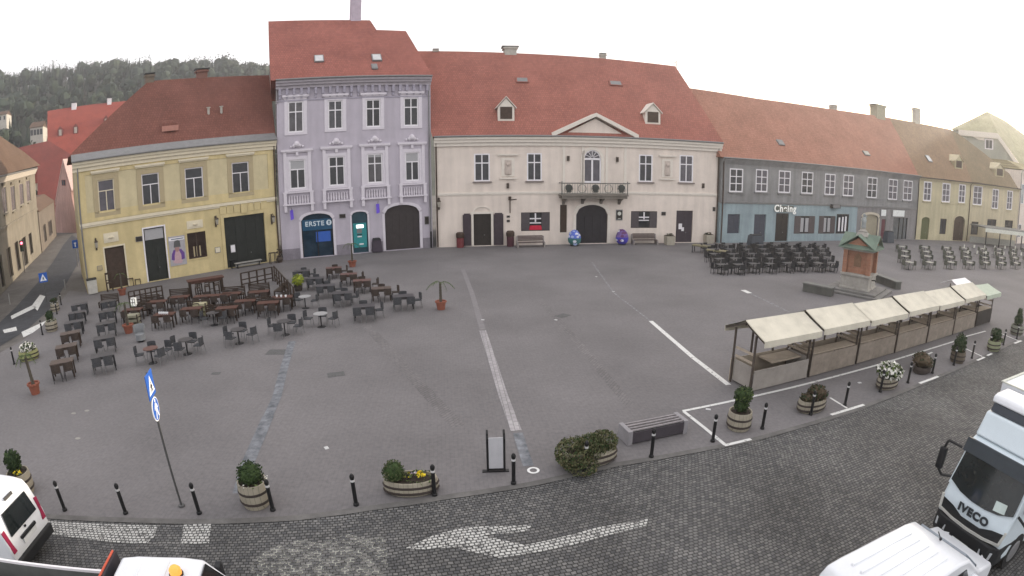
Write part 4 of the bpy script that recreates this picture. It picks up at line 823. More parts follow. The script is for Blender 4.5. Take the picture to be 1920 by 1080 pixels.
for i in range(46):
    px=-10+i*11.3+random.uniform(-3,3); d=ray(px,100); az=atan2(d.x,d.y); r=random.uniform(415,445); k=2 if (px<115 and i%4) or 170<px<190 or 285<px<300 else random.choice((0,0,1,1))
    nm,ds,kk=kinds[k]; h=random.uniform(15,20) if k!=2 else random.uniform(17,22); h*=1.25 if i%6==2 else 1; g=MB()
    cnt[k]=cnt.get(k,0)+1; x,y,z=r*sin(az),r*cos(az),hz(az,r)-.6
    t=thing(nm,f"{ds} on the hill skyline, {ORD[cnt[k]-1] if cnt[k]<=20 else 'one past the twentieth'} such tree from the left",'tree',(x,y,z),0,'trees along the hill skyline')
    g=MB(); 
    if k==2:
        g2=MB(); g2.cyl((0,0,0),(0,0,h*.75),.32,.08,5,0)
        for q in range(9): a=random.random()*6.28; zz=h*(.3+.05*q); g2.cyl((0,0,zz),(cos(a)*h*.22,sin(a)*h*.22,zz+h*.2),.1,.03,4,0)
        g2.build('trunk',LF[2],t); g.leaves((0,0,h*.66),h*.34,110,h*.035,(2,),shell=.2); g.build('crown',LF,t)
    else:
        g2=MB(); g2.cyl((0,0,0),(0,0,h*.6),.35,.15,5,0); g2.build('trunk',LF[2],t)
        if k==0:
            for q in range(70):
                tt=q/70; R=h*.17*(1-tt)+.25; a=random.random()*6.28; zz=h*(.12+.88*tt); dd=Vector((cos(a),sin(a),-.3)); e=Vector((-sin(a),cos(a),0)); c=Vector((0,0,zz)); g.add([c,c+dd*R+e*R*.4,c+dd*R*1.2,c+dd*R-e*R*.4],[(0,1,2,3)],random.choice((0,0,1)))
        else: g.leaves((0,0,h*.6),h*.36,220,h*.06,(0,1,3),sz=1.1,shell=.25)
        g.build('crown',LF,t)
# hillside houses
def hillhouse(name,label,px,py,dist,wpx,hpx,rm,wm,nw=3):
    p=aty(px,py,dist); t=thing(name,label,'house',p,radians(35)); wd=wpx/F*dist; h=hpx/F*dist
    g=MB(); g.box(-wd/2,wd/2,-3,5,-2.5,h); g.build('wall',wm,t); g=MB()
    for sg in(-1,1): g.slab([(-wd/2-.5,sg*4.3+1,h-.2),(wd/2+.2,sg*4.3+1,h-.2),(wd/2+.2,1,h+wd*.42),(-wd/2-.2,1,h+wd*.42)],(0,0,.2))
    g.slab([(-wd/2+.01,-3,h),(-wd/2+.01,5,h),(-wd/2+.01,1,h+wd*.4)],(wd-.02,0,0)); fixn(g.build('roof',rm,t))
    for i in range(nw): x=-wd/2+wd*(i+.5)/nw; g=MB(); g.box(x-wd*.1,x+wd*.1,-3.06,-3,h*.35,h*.8); g.build('window',M_glass,t)
hillhouse('hillside_house','pale half hidden hillside house left of the bright red roof',72,262,228,24,20,T_old,mat('dull white wall',(.42,.4,.36)),4); hillhouse('hillside_house','small white hillside house at the left picture edge',8,232,262,16,14,T_old,mat('dull white wall',(.42,.4,.36)),2)
# ------------------------------------------------------------------ street furniture
M_bol=mat('black bollard paint',(.012,.012,.013),var=.3,rough=.5); M_ring=mat('pale bollard ring',(.5,.5,.5))
M_terra=mat('terracotta',(.24,.085,.055),var=.15,scale=5); M_barrel=brickmat('pale planter staves',(.33,.30,.235),(.31,.28,.22),(.22,.20,.155),.12,9,.008,plane='XZ',bump=.3,var=.12,big=.8); M_hoop=mat('dark planter hoop',(.05,.04,.035),var=.2)
M_soil=mat('dark soil',(.03,.022,.016),var=.4,scale=8); LV=[mat('boxwood leaf',(.035,.06,.018),var=.35,scale=6),mat('deep green leaf',(.02,.038,.014),var=.35,scale=6),mat('yellow petal',(.75,.58,.03),var=.1),mat('white petal',(.75,.74,.68),var=.06),mat('pale green leaf',(.11,.15,.05),var=.3),mat('lilac petal',(.45,.35,.55)),mat('brown dry leaf',(.07,.05,.03),var=.3),mat('red petal',(.4,.03,.05)),mat('olive needles',(.10,.105,.05),var=.35,scale=5),mat('dry olive needles',(.13,.115,.06),var=.3,scale=5)]
M_bark=mat('palm bark',(.075,.065,.05),var=.3,scale=9,bump=.5)
def bollard0():
    t=thing('bollard','x','bollard',(0,0,0)); g=MB(); g.lathe([(.075,0),(.075,.06),(.052,.08),(.052,.70),(.05,.80),(.062,.83),(.06,.88),(.03,.93)],12); g.build('post',M_bol,t)
    g=MB(); g.lathe([(.056,.715),(.056,.775)],12); g.build('ring',M_ring,t); return t
bl=[((122,957),'beside the white minivan on the left'),((236,963),'second from the white minivan'),((374,963),'right of the tall blue sign post'),((512,957),'in front of the round planter with white flowers'),((668,947),'alone between the round and the long planter'),((815,929),'at the right end of the yellow flower planter'),((963,907),'beside the glass notice stand'),((1097,882),'in front of the big juniper bush'),((1221,857),'in front of the slatted bench'),((1336,828),'inside the white painted corner'),((1429,804),'right of the round planter under the stalls'),((1520,778),'in front of the dark purple planter'),((1584,760),'on the first white T mark'),((1650,735),'in front of the white flowering planter'),((1702,718),'right of the white flowering planter'),((1748,700),'above the short white dash'),((1788,685),'in front of the dark leafy barrel'),((1822,672),'on the second white T mark'),((1854,657),'in front of the arched shrub planter'),((1881,647),'between the arched shrub and the cone shrub'),((1906,636),'in front of the cone shrub'),
((107,589),'by the crossing near the striped planter'),((115,572),'farthest by the street crossing'),((80,628),'between the striped and the white flower planter'),((27,683),'at the left edge below the white flower planter')]
b0=bollard0()
for i,(q,l) in enumerate(bl):
    p=at(*q); lb='black bollard '+l
    if i==0: b0.location=p; b0['label']=lb; b0['group']='black bollards along the street'
    else: dup(b0,p,random.random()*6,lb,'black bollards along the street')
pp=thing('marker_post','x','post',at(123,543)); g=MB(); g.lathe([(.05,0),(.05,.85),(.03,.9)],8); g.build('post',mat('pale grey post',(.3,.3,.29)),pp); pp['label']='slim pale post on the square side of the street'; dup(pp,at(19,571),0,'slim pale post on the far left pavement')
# planters with plants
def planter(q,label,kind='barrel',sx=1.0,rz=0.0,h=.62,r=.42,plants=(),m=None,dz=0):
    p=at(*q); t=thing('flower_planter',label,'planter',p,rz); m=m or M_barrel
    g=MB(); sy=1.0 if kind=='barrel' else .9; n=20
    g.lathe([(r*.86,0),(r*1.0,h*.3),(r*1.03,h*.55),(r*.97,h),(r*.88,h),(r*.86,h-.1)],n,sx=sx,sy=sy); g.build('tub',m,t)
    for z in (.27,.66): 
        g=MB(); g.lathe([(r*1.025,h*z-.035),(r*1.05,h*z),(r*1.025,h*z+.035)],n,sx=sx+.01,sy=sy+.01); g.build('hoop',M_hoop,t)
    g=MB(); g.lathe([(r*.87,h-.09),(r*.6,h-.03)],n,sx=sx,sy=sy); g.build('soil',M_soil,t)
    for pl in plants:
        nm,x,y,z,rr,sz,cnt,ls,ms=pl; g=MB()
        if 'ball' in nm or ('shrub' in nm and 'flower' not in nm and 'bloom' not in nm): g.ball((x,y,h+z),rr*.8,mi=ms[0],n=10,sz=sz,jit=rr*.08)
        g.leaves((x,y,h+z),rr,cnt,ls,ms,sz=sz,shell=.72); g.build(nm,LV,t)
    return t
planter((482,944),'round barrel planter with clipped box ball ringed by white flowers',r=.40,h=.72,plants=(('box_ball',0,0,.2,.36,.95,500,.07,(0,1)),('white_flower_shrub',0,0,.0,.44,.25,60,.07,(3,4))))
planter((772,920),'long oval planter with box ball and yellow pansies','oval',sx=1.75,rz=radians(9),r=.40,h=.42,plants=(('box_ball',-.42,0,.2,.31,1.0,800,.05,(0,0,8)),('yellow_flower_shrub',.28,.02,.06,.13,.6,34,.09,(2,2,4)),('yellow_flower_shrub',-.08,.05,.05,.12,.6,24,.08,(2,4)),('lilac_flower_shrub',.1,.08,.05,.08,.6,14,.07,(5,3)),('low_leaves',.25,0,.0,.4,.2,90,.07,(1,4))))
planter((1104,866),'oval planter swallowed by a large feathery juniper bush','oval',sx=1.9,rz=radians(12),r=.42,h=.45,plants=(('juniper_bush',-.50,-.15,.0,.55,.85,2600,.065,(8,0,8,9)),('juniper_bush',.02,-.05,.08,.45,.8,1800,.065,(8,0,8)),('juniper_bush',.42,.05,.12,.42,.8,1700,.065,(8,8,0,9)),('drooping_twigs',-.35,-.35,-.25,.5,.6,1100,.06,(8,9,0))))
planter((1384,802),'round barrel planter with two tier clipped shrub under the first stall',r=.40,h=.62,plants=(('clipped_shrub',0,0,.2,.26,1.1,320,.08,(0,1)),('clipped_shrub',.02,0,.55,.33,.85,480,.08,(0,0,1,4))))
planter((1520,768),'oval planter with low dark purple brown shrubs','oval',sx=1.5,rz=radians(14),r=.42,h=.45,plants=(('brown_shrub',.22,0,.14,.42,.75,600,.09,(6,1,6)),('brown_shrub',-.3,0,.05,.28,.6,260,.09,(6,1))))
planter((1662,725),'oval planter with large white variegated leaves','oval',sx=1.5,rz=radians(17),r=.42,h=.45,plants=(('white_leaves',0,0,.22,.62,.6,420,.16,(3,3,4,1)),('dark_leaves',0,0,.1,.45,.7,260,.12,(1,0))))
planter((1728,697),'low oval planter with sparse dark shrub and red twigs','oval',sx=1.4,rz=radians(17),r=.40,h=.3,plants=(('sparse_shrub',0,.05,.2,.6,.55,320,.10,(6,1,6)),('sparse_shrub',.6,.5,.15,.45,.6,160,.10,(6,1)),('pale_bloom_shrub',.2,.3,.3,.2,.5,14,.12,(3,7))),m=M_hoop)
planter((1794,678),'barrel planter with tall dark loose shrub by the stall row',r=.40,h=.55,plants=(('loose_shrub',0,0,.35,.36,1.5,520,.10,(1,1,0)),('loose_shrub',-.1,0,.1,.42,.5,200,.09,(1,6))),m=mat('old brown planter wood',(.12,.10,.075),var=.2))
planter((1862,656),'pale green oval planter with arched clipped shrub','oval',sx=1.3,rz=radians(17),r=.42,h=.55,plants=(('arched_shrub',.05,0,.3,.38,1.0,520,.09,(1,1,0)),('trailing_leaves',.1,-.1,.05,.45,.4,200,.08,(4,0))),m=mat('greenish planter wood',(.24,.26,.16),var=.15))
planter((1905,627),'barrel planter with cone shaped clipped shrub at right edge',r=.44,h=.6,plants=(('cone_shrub',0,0,.3,.34,1.1,420,.09,(1,0)),('cone_shrub',0,0,.75,.22,1.5,260,.08,(1,0))),m=mat('grey green planter wood',(.20,.21,.17),var=.15))
planter((98,620),'striped round planter with clipped ball at the left crossing',r=.42,h=.62,plants=(('box_ball',0,0,.35,.30,1.1,380,.08,(1,1,0)),('low_leaves',0,0,.04,.42,.35,120,.08,(4,3))))
planter((56,674),'olive oval planter with white flowers at left edge','oval',sx=1.4,rz=radians(50),r=.42,h=.5,plants=(('white_flower_shrub',0,0,.15,.5,.6,220,.13,(3,3,4,1)),('dark_leaves',0,0,.08,.42,.6,160,.1,(1,0))),m=mat('olive planter wood',(.30,.31,.14),var=.15))
planter((104,583),'small pale planter with flat dark top farthest by the crossing',r=.36,h=.55,plants=(('flat_shrub',0,0,.25,.34,.5,240,.08,(1,6)),('white_flower_shrub',0,0,.08,.36,.4,60,.08,(3,4))))
planter((46,922),'round planter with ragged shrub and yellow flowers behind the white minivan',r=.40,h=.68,plants=(('ragged_shrub',-.12,.05,.3,.30,1.25,420,.10,(1,0,0)),('yellow_flower_shrub',.18,-.12,.06,.14,.4,26,.09,(2,4))))
# potted palms
def palm(q,label,h=1.35,r=.26,lean=0,fr=5,pot=M_terra,ph=.5,fl=.75):
    p=at(*q); t=thing('potted_palm',label,'potted palm',p); g=MB(); g.lathe([(r*.72,0),(r*.95,ph-.09),(r*1.12,ph-.08),(r*1.12,ph),(r*.9,ph),(r*.85,ph-.06)],16); g.build('pot',pot,t)
    g=MB(); n=7
    for i in range(n): a,b=i/n,(i+1)/n; g.cyl((lean*a,0,ph-.08+h*a),(lean*b,0,ph-.08+h*b),.085*(1-.25*a)*1.12,.085*(1-.25*b)*.9,9)
    g.build('trunk',M_bark,t)
    for k in range(fr):
        a=2*pi*k/fr+random.random(); g=MB(); P=[Vector((lean+cos(a)*fl*s_*1.0,sin(a)*fl*s_,ph+h-.1+.45*s_-.75*s_*s_)) for s_ in (0,.25,.5,.75,1)]
        for u,v in zip(P,P[1:]):
            g.cyl(u,v,.012,.008,4,1)
        e=Vector((-sin(a),cos(a),0))
        for u in range(14):
            s_=.18+.82*u/13; c=Vector((lean+cos(a)*fl*s_,sin(a)*fl*s_,ph+h-.1+.45*s_-.75*s_*s_)); L_=.24*(1-.6*abs(s_-.45))
            for sg in(-1,1): q2=c+e*sg*L_+Vector((cos(a)*.08,sin(a)*.08,-.10)); g.add([c,c+Vector((cos(a)*.03,sin(a)*.03,0)),q2],[(0,1,2)],u%2)
        g.build('frond',[LV[4],LV[0]],t)
palm((67,738),'thick trunked potted palm in terracotta at the lower left',h=1.3,r=.29,fr=4,lean=-.12,fl=.5); palm((827,580),'potted palm alone at the right end of the cafe tables',h=1.15,r=.30,fr=4,fl=.75); palm((661,500),'potted palm in front of the cash machine',h=1.5,r=.34,fr=5,fl=.7); palm((242,624),'potted palm in red pot amid the dark cafe benches',h=1.3,r=.32,fr=4,fl=.6); palm((230,553),'potted palm before the left window of the yellow house',h=1.2,r=.34,fr=2,fl=.5)
g=MB(); t=thing('yellow_green_shrub','bright yellow green shrub in a dark tub beside the terrace railing','shrub',at(560,545)); g.lathe([(.25,0),(.32,.4),(.27,.4)],12); g.build('tub',M_hoop,t); g=MB(); g.ball((0,0,.72),.34,n=10,jit=.04); g.leaves((0,0,.72),.46,420,.12,(0,0,1),shell=.6); g.build('foliage',[mat('yellow green leaf',(.26,.30,.03),var=.25),LV[4]],t)
# slatted bench
a,b=at(1176,836),at(1288,812); d=b-a; an=atan2(d.y,d.x); L_=d.length; t=thing('slatted_bench','backless bench with four dark slats between grey stone ends','bench',a,an)
for x in(0,L_-.16):
    g=MB(); g.box(x,x+.16,-.02,.66,0,.46,tx=.9); fixn(g.build('stone_end',mat('grey bench stone',(.26,.25,.26),var=.12,bump=.1),t,bevel=.01))
g=MB(); g.box(.16,L_-.16,.02,.62,.2,.3); g.build('gap_shade_bearer',M_blk,t)  # bearer kept black to stand in for shade in the slat gaps
for k in range(4): g=MB(); y=.05+k*.155; g.box(.14,L_-.14,y,y+.06,.42,.46); g.build('seat_slat',mat('grey brown slat',(.25,.23,.235),var=.2,scale=6),t)
g=MB(); g.box(.16,L_-.16,.0,.03,.05,.40); g.build('front_panel',mat('dark purple grey board',(.06,.052,.06)),t)
# glass notice stand
a,b=at(915,884),at(946,883); d=b-a; an=atan2(d.y,d.x); L_=d.length; t=thing('notice_stand','free standing glass notice stand in a curved black frame','notice stand',a,an)
for x in(0,L_): g=MB(); g.tube([(x,0,0),(x,0,1.02),(x,.06,1.12),(x,.2,1.17)],.032,8); g.build('frame_post',M_bol,t)
g=MB(); g.box(.03,L_-.03,-.012,.012,.1,1.05); g.build('notice_panel',mat('pale notice glass',(.46,.46,.48),rough=.15,var=.06),t); g=MB(); g.box(0,L_,-.03,.03,.06,.1); g.box(-.15,L_+.12,-.06,.06,0,.03); g.build('base_bar',M_bol,t)
# road signs
M_sblue=mat('sign blue',(.02,.10,.42),var=.05,rough=.4); M_swht=mat('sign white paint',(.8,.82,.84),var=.03,rough=.4); M_pole=mat('galvanised pole',(.10,.10,.10),var=.2,rough=.5,metal=.4)
def walker(g,s,y,mi=0):
    for P in(((-.05,.18),(.06,.18),(.10,-.02),(-.04,-.04)),((-.04,-.04),(.04,-.03),(-.10,-.26),(-.16,-.25)),((.02,-.03),(.10,-.02),(.17,-.25),(.11,-.26)),((.04,.16),(.09,.15),(.19,.0),(.15,-.02)),((-.05,.17),(-.01,.12),(-.13,.0),(-.17,.03))): g.slab([(x*s,y,z*s) for x,z in P],(0,-.006,0),mi)
    g.poly([(.03*s+.055*s*cos(2*pi*i/10),y-.003,.25*s+.055*s*sin(2*pi*i/10)) for i in range(10)],mi)
def crossing_plate(t,z,s,rz=0):
    g=MB(); g.box(-s/2,s/2,-.03,-.01,z-s/2,z+s/2); k=g.build('square_sign',M_sblue,t,rz=rz,bevel=.004)
    g=MB(); g.slab([(-s*.4,-.034,z-s*.34),(s*.4,-.034,z-s*.34),(0,-.034,z+s*.38)],(0,.003,0)); fixn(g.build('white_triangle',M_swht,k)); g=MB(); o=len(g.v); walker(g,s*.75,-.036)
    for i in range(len(g.v)): g.v[i]=g.v[i]+Vector((0,0,z-s*.1))
    fixn(g.build('walker_symbol',M_blk,k)); return k
p=at(341,949); t=thing('sign_post','tall thin post with a blue crossing sign above a round blue sign','road sign',p,0); g=MB(); g.cyl((0,0,0),(0,0,3.75),.03,n=8); g.lathe([(.1,0),(.09,.05),(.04,.06)],10); g.build('pole',M_pole,t)
rz=radians(112); crossing_plate(t,3.43,.62,rz)
g=MB(); n=24; g.slab([(.30*cos(2*pi*i/n),-.03,2.8+.30*sin(2*pi*i/n)) for i in range(n)],(0,.02,0)); k=fixn(g.build('round_sign',M_swht,t,rz=rz)); g=MB(); g.poly([(.275*cos(2*pi*i/n),-.033,2.8+.275*sin(2*pi*i/n)) for i in range(n)]); g.build('blue_disc',M_sblue,k); g=MB(); walker(g,.85,-.036); 
for i in range(len(g.v)): g.v[i]=g.v[i]+Vector((0,0,2.8))
fixn(g.build('walker_symbol',M_swht,k))
p=at(88,566); t=thing('crossing_sign','square blue crossing sign on a short post at the left street','road sign',p,radians(-45)+pi*0); g=MB(); g.cyl((0,0,0),(0,0,2.3),.035,n=6); g.build('pole',M_pole,t); crossing_plate(t,1.95,.75,radians(85))
p=at(146,500); t=thing('street_info_sign','small blue information sign by the corner of the yellow house','road sign',p,radians(40)); g=MB(); g.cyl((0,0,0),(0,0,2.9),.04,n=6); g.build('pole',M_pole,t); g=MB(); g.box(-.35,.35,-.06,-.03,2.1,3.0); k=g.build('sign_plate',M_sblue,t); g=MB(); g.box(-.06,.06,-.065,-.061,2.25,2.65); g.box(-.14,.14,-.065,-.061,2.6,2.72); g.build('white_symbol',M_swht,k)
p=at(47,512); t=thing('traffic_light','traffic light with its red lamp lit on the left street','traffic light',p,radians(60)); g=MB(); g.cyl((0,0,0),(0,0,2.6),.06,n=8); g.build('pole',M_pole,t); g=MB(); g.box(-.22,.22,-.2,.12,2.5,3.75); k=g.build('signal_head',M_blk,t)
for z,nm,mm in((3.45,'red_lamp',mat('red signal lens',(.6,.05,.08),emit=(1,.12,.18,5))),(3.1,'amber_lamp',mat('dark amber lens',(.05,.03,.01))),(2.75,'green_lamp',mat('dark green lens',(.01,.04,.02)))):
    g=MB(); g.lathe([(.02,-.06),(.15,0)],12)
    for i in range(len(g.v)): v=g.v[i]; g.v[i]=Vector((v.x,-.205+v.z,z+v.y))
    g.build(nm,mm,k)
# ---- things along the white hall
def egg(q,label,mats):
    p=at(*q); t=thing('painted_egg',label,'decorative egg',p,-.3); prof=[]
    for i in range(17): a=pi*i/16; r=.66*sin(a)*(1-.16*(-cos(a))); prof.append((max(.02,r),.82-.80*cos(a)))
    g=MB(); g.lathe(prof[:9],20); g.build('lower_shell',mats[0],t,smooth=60); g=MB(); g.lathe(prof[8:],20); g.build('upper_shell',mats[1],t,smooth=60)
    random.seed(len(label)); 
    for k in range(12):
        a=-pi/2+random.uniform(-1.3,1.3); i=random.choice((4,6,9,10,11,12,13)); r,z=prof[i]; s_=random.uniform(.09,.17); c=Vector((r*cos(a)*1.02,r*sin(a)*1.02,z)); e=Vector((-sin(a),cos(a),0)); nn=Vector((cos(a),sin(a),(z-.8)*.6)).normalized(); u=nn.cross(e)
        g=MB(); g.slab([c+e*s_*cos(2*pi*j/9)*1.3+u*s_*sin(2*pi*j/9) for j in range(9)],-nn*.04); g.build('painted_patch',mats[2+k%2],t)
    g=MB(); g.lathe([(.42,0),(.40,.08)],16); g.build('stand',M_blk,t)
eb=mat('egg blue',(.10,.15,.50),var=.2,scale=5)
egg((1077,461),'large painted egg with blue top and green base',(mat('egg green',(.05,.16,.16),var=.3,scale=3),eb,mat('egg pale blue',(.35,.42,.65)),mat('egg white',(.65,.65,.72))))
egg((1166,459),'large painted egg in violet, white and deep blue',(mat('egg deep blue',(.06,.05,.40),var=.2),mat('egg violet',(.16,.10,.28),var=.4,scale=4),MATS['egg white'],mat('egg plum',(.13,.05,.14))))
def litter(q,label,m,h=1.25):
    p=at(*q); t=thing('litter_bin',label,'litter bin',p); g=MB(); g.lathe([(.33,0),(.36,.1),(.36,h*.62),(.3,h*.64)],14); g.build('bin_body',m,t); g=MB(); g.lathe([(.40,h*.66),(.42,h*.9),(.3,h),(.05,h+.02)],14); g.build('hood',M_dark2,t)
    for a in(0,pi): g=MB(); g.box(.3*cos(a)-.04,.3*cos(a)+.04,-.04,.04,h*.6,h*.7); g.build('hood_strut',M_blk,t)
litter((863,464),'red litter bin with dark hood left of the hall door',mat('dull red bin',(.17,.04,.045),var=.15),1.5); litter((957,462),'dark maroon round litter bin right of the hall door',mat('maroon bin',(.08,.03,.04),var=.15),1.55)
p=at(707,473); t=thing('black_bin','dark rounded bin between the cash machine and the brown gate','litter bin',p,P_.ang); g=MB(); g.box(-.5,.5,-.4,.3,.05,1.2,tx=.8,ty=.9); g.build('bin_body',mat('dark plum plastic',(.055,.045,.06)),t,bevel=.06); g=MB(); g.box(-.42,.42,-.4,.3,1.21,1.4,tx=.7,ty=.7); g.build('lid',M_blk,t,bevel=.05)
def backbench(q,label):
    p=at(*q); t=thing('hall_bench',label,'bench',p,H.ang); w_=1.25
    for x in(-w_-.12,w_): 
        g=MB(); g.slab([(x,-.55,0),(x,-.45,.45),(x,.15,.55),(x,.3,1.05),(x,.42,1.0),(x,.3,0)],(.12,0,0)); fixn(g.build('end_frame',mat('grey cast end',(.22,.2,.19)),t))
    for k in range(4): g=MB(); y=-.45+k*.17; g.box(-w_,w_,y,y+.13,.46,.5); g.build('seat_slat',mat('mauve brown slat',(.10,.075,.07),var=.2),t)
    for k in range(4): g=MB(); z=.6+k*.13; y=.18+k*.04; g.box(-w_,w_,y,y+.04,z,z+.11); g.build('back_slat',MATS['mauve brown slat'],t)
backbench((995,463),'brown bench under the shuttered window left of the gate'); backbench((1208,458),'brown bench under the window right of the violet egg')
for q,lb in(((1255,459),'pale square stone tub left of the purple brown door'),((1328,456),'pale square stone tub at the right end of the hall')):
    t=thing('stone_tub',lb,'planter',at(*q),H.ang); g=MB(); g.box(-.42,.42,-.42,.42,0,.95,tx=1.15,ty=1.15); g.build('tub',mat('beige tub stone',(.36,.33,.27),var=.12),t,bevel=.03); g=MB(); g.box(-.42,.42,-.42,.42,.951,.99); g.build('soil',M_soil,t); g=MB(); g.leaves((0,0,1.05),.42,70,.14,(0,1),sz=.4); g.build('plants',[LV[6],LV[1]],t)
# ---- things along the yellow house
t=thing('white_bin','white square bin with black lid at the left corner of the yellow house','bin',at(175,551),Y.ang); g=MB(); g.box(-.42,.42,-.35,.35,.05,1.15,tx=1.05,ty=1.05); g.build('bin_body',mat('dirty white plastic',(.45,.44,.40)),t,bevel=.04); g=MB(); g.box(-.48,.48,-.42,.42,1.16,1.26,tx=.9,ty=.9); g.build('lid',M_blk,t,bevel=.03)
t=thing('pale_bench','pale plank bench in front of the wide dark gate','bench',at(466,500),Y.ang); g=MB(); g.box(-1.3,1.3,-.2,.2,.42,.5); g.build('seat',mat('pale weathered plank',(.30,.29,.27)),t); 
for x in(-1.1,1.05): g=MB(); g.box(x,x+.06,-.18,.18,0,.42); g.build('leg',M_blk,t)
g=MB(); g.box(-1.25,1.25,.0,.04,.15,.3); g.build('stretcher',MATS['pale weathered plank'],t)
M_chr=mat('dark brown chair wood',(.05,.032,.022),var=.25,scale=5)
def leanframe(q,label,h,w_=.42):
    t=thing('high_back_chair',label,'chair',at(*q),Y.ang+random.uniform(-.1,.1)); hs=h*.45
    g=MB(); g.box(-w_/2,w_/2,-.22,.2,hs,hs+.05); g.build('seat',M_chr,t)
    g=MB(); g.box(-w_/2,-w_/2+.09,.14,.22,hs+.05,h); g.box(w_/2-.09,w_/2,.16,.21,hs+.05,h); g.box(-w_/2+.09,w_/2-.09,.15,.2,h-.16,h); g.box(-w_/2+.06,w_/2-.06,.17,.2,hs+.18,hs+.24); g.build('backrest',M_chr,t)
    for x in(-w_/2,w_/2-.06):
        for y in(-.22,.15): g=MB(); g.box(x,x+.06,y,y+.06,0,hs); g.build('leg',M_chr,t)
for i,(q,h) in enumerate((((207,546),1.5),((245,536),1.35),((259,533),.95),((276,528),1.45),((324,517),.95),((337,515),1.4),((355,511),1.1),((371,509),1.1),((390,506),1.55),((408,504),.95),((424,503),1.3))):
    leanframe(q,f'dark wooden chair against the yellow wall, {ORD[i]} from the left',h,.5 if h<1.2 else .56)
for i,(q,lb) in enumerate((((512,494),'empty brown stool frame at the right end of the yellow house'),((440,503),'small black stool left of the pale bench'))):
    t=thing('stool',lb,'stool',at(*q),Y.ang); h=1.0 if i==0 else .7; mm=M_brn if i==0 else M_blk; g=MB(); g.box(-.3,.3,-.2,.2,h-.06,h); g.build('seat',mm,t)
    for x in(-.3,.24):
        for y in(-.2,.14): g=MB(); g.box(x,x+.06,y,y+.06,0,h-.06); g.build('leg',mm,t)
t=thing('plant_urn','brown urn with dry twigs beside the lilac house downpipe','urn',at(525,492)); g=MB(); g.lathe([(.2,0),(.32,.3),(.22,.55),(.28,.62)],12); g.build('urn',M_brn,t); g=MB(); g.leaves((0,0,.95),.35,60,.14,(0,1)); g.build('twigs',[LV[6],M_brn],t)
t=thing('pavement_sign','small white pavement sign in front of the green door','sign',at(292,521),Y.ang); g=MB(); g.slab([(-.3,-.25,0),(.3,-.25,0),(.3,0,1.15),(-.3,0,1.15)],(0,.05,0)); g.slab([(-.3,.3,0),(.3,.3,0),(.3,.06,1.12),(-.3,.06,1.12)],(0,.04,0)); fixn(g.build('sign_frame',M_blk,t)); g=MB(); g.slab([(-.22,-.14,.62),(.22,-.14,.62),(.22,-.045,1.05),(-.22,-.045,1.05)],(0,-.02,0)); fixn(g.build('notice',M_frame,t))
# ------------------------------------------------------------------ cafe furniture
M_rat=mat('grey rattan',(.055,.057,.062),var=.3,scale=14); M_rat2=mat('dark brown rattan',(.05,.038,.032),var=.3,scale=14); M_alu=mat('dull aluminium',(.22,.22,.22),var=.15,rough=.4,metal=.5)
M_tdk=mat('dark table board',(.055,.052,.055),var=.25,scale=5,rough=.55); M_tred=mat('reddish table board',(.115,.06,.05),var=.25,scale=5,rough=.6); M_tlt=mat('pale grey table top',(.30,.30,.30),var=.1,rough=.4); M_tbr=mat('brown table board',(.085,.062,.05),var=.25,scale=5,rough=.6)
def chair0(name,m,lm):
    t=thing(name,'x','chair'); g=MB(); g.box(-.22,.22,-.23,.2,.42,.47); g.build('seat',m,t,bevel=.02)
    g=MB(); n=6
    for i in range(n):
        a0,a1=-1.15+2.3*i/n,-1.15+2.3*(i+1)/n; P=[(sin(a)*.25,.02+cos(a)*.2,z) for a,z in((a0,.49),(a1,.49),(a1,.84),(a0,.84))]; g.slab(P,(0,.025,0))
    fixn(g.build('backrest',m,t))
    for x,y in((-.2,-.2),(.2,-.2),(-.19,.18),(.19,.18)): g=MB(); g.cyl((x,y,.42),(x*1.18,y*1.2,0),.016,n=5); g.build('leg',lm,t)
    return t
def table0(name,m,lm,w_=1.2,d=.75):
    t=thing(name,'x','table'); g=MB(); g.box(-w_/2,w_/2,-d/2,d/2,.715,.755); g.build('tabletop',m,t); g=MB(); g.box(-w_/2+.06,w_/2-.06,-d/2+.05,-d/2+.08,.62,.715); g.box(-w_/2+.06,w_/2-.06,d/2-.08,d/2-.05,.62,.715); g.build('apron',m,t)
    for x in(-w_/2+.03,w_/2-.10):
        for y in(-d/2+.03,d/2-.10): g=MB(); g.box(x,x+.07,y,y+.07,0,.715); g.build('leg',lm,t)
    return t
def bistro0(name,m,lm,r=.38):
    t=thing(name,'x','table'); g=MB(); g.lathe([(r,.71),(r,.74)],20); g.build('tabletop',m,t); g=MB(); g.cyl((0,0,.03),(0,0,.71),.035,n=8); g.build('column',lm,t); g=MB(); g.lathe([(.24,0),(.22,.03),(.05,.05)],12); g.build('foot',lm,t); return t
PROTO={}
def place(key,make,loc,rz,label,group):
    if key not in PROTO:
        t=PROTO[key]=make(); t.location=loc; t.rotation_euler=(0,0,rz); t['label']=label; t['group']=group; return t
    return dup(PROTO[key],loc,rz,label,group)
gch=lambda:chair0('cafe_chair',M_rat,M_alu); bch=lambda:chair0('brown_cafe_chair',M_rat2,M_blk)
tdk=lambda:table0('cafe_table',M_tdk,M_blk); tbr=lambda:table0('brown_cafe_table',M_tbr,M_chr); trd=lambda:table0('reddish_cafe_table',M_tred,M_chr)
bdk=lambda:bistro0('bistro_table',M_tdk,M_blk); blt=lambda:bistro0('pale_bistro_table',M_tlt,M_blk); brd=lambda:bistro0('red_bistro_table',M_tred,M_blk)
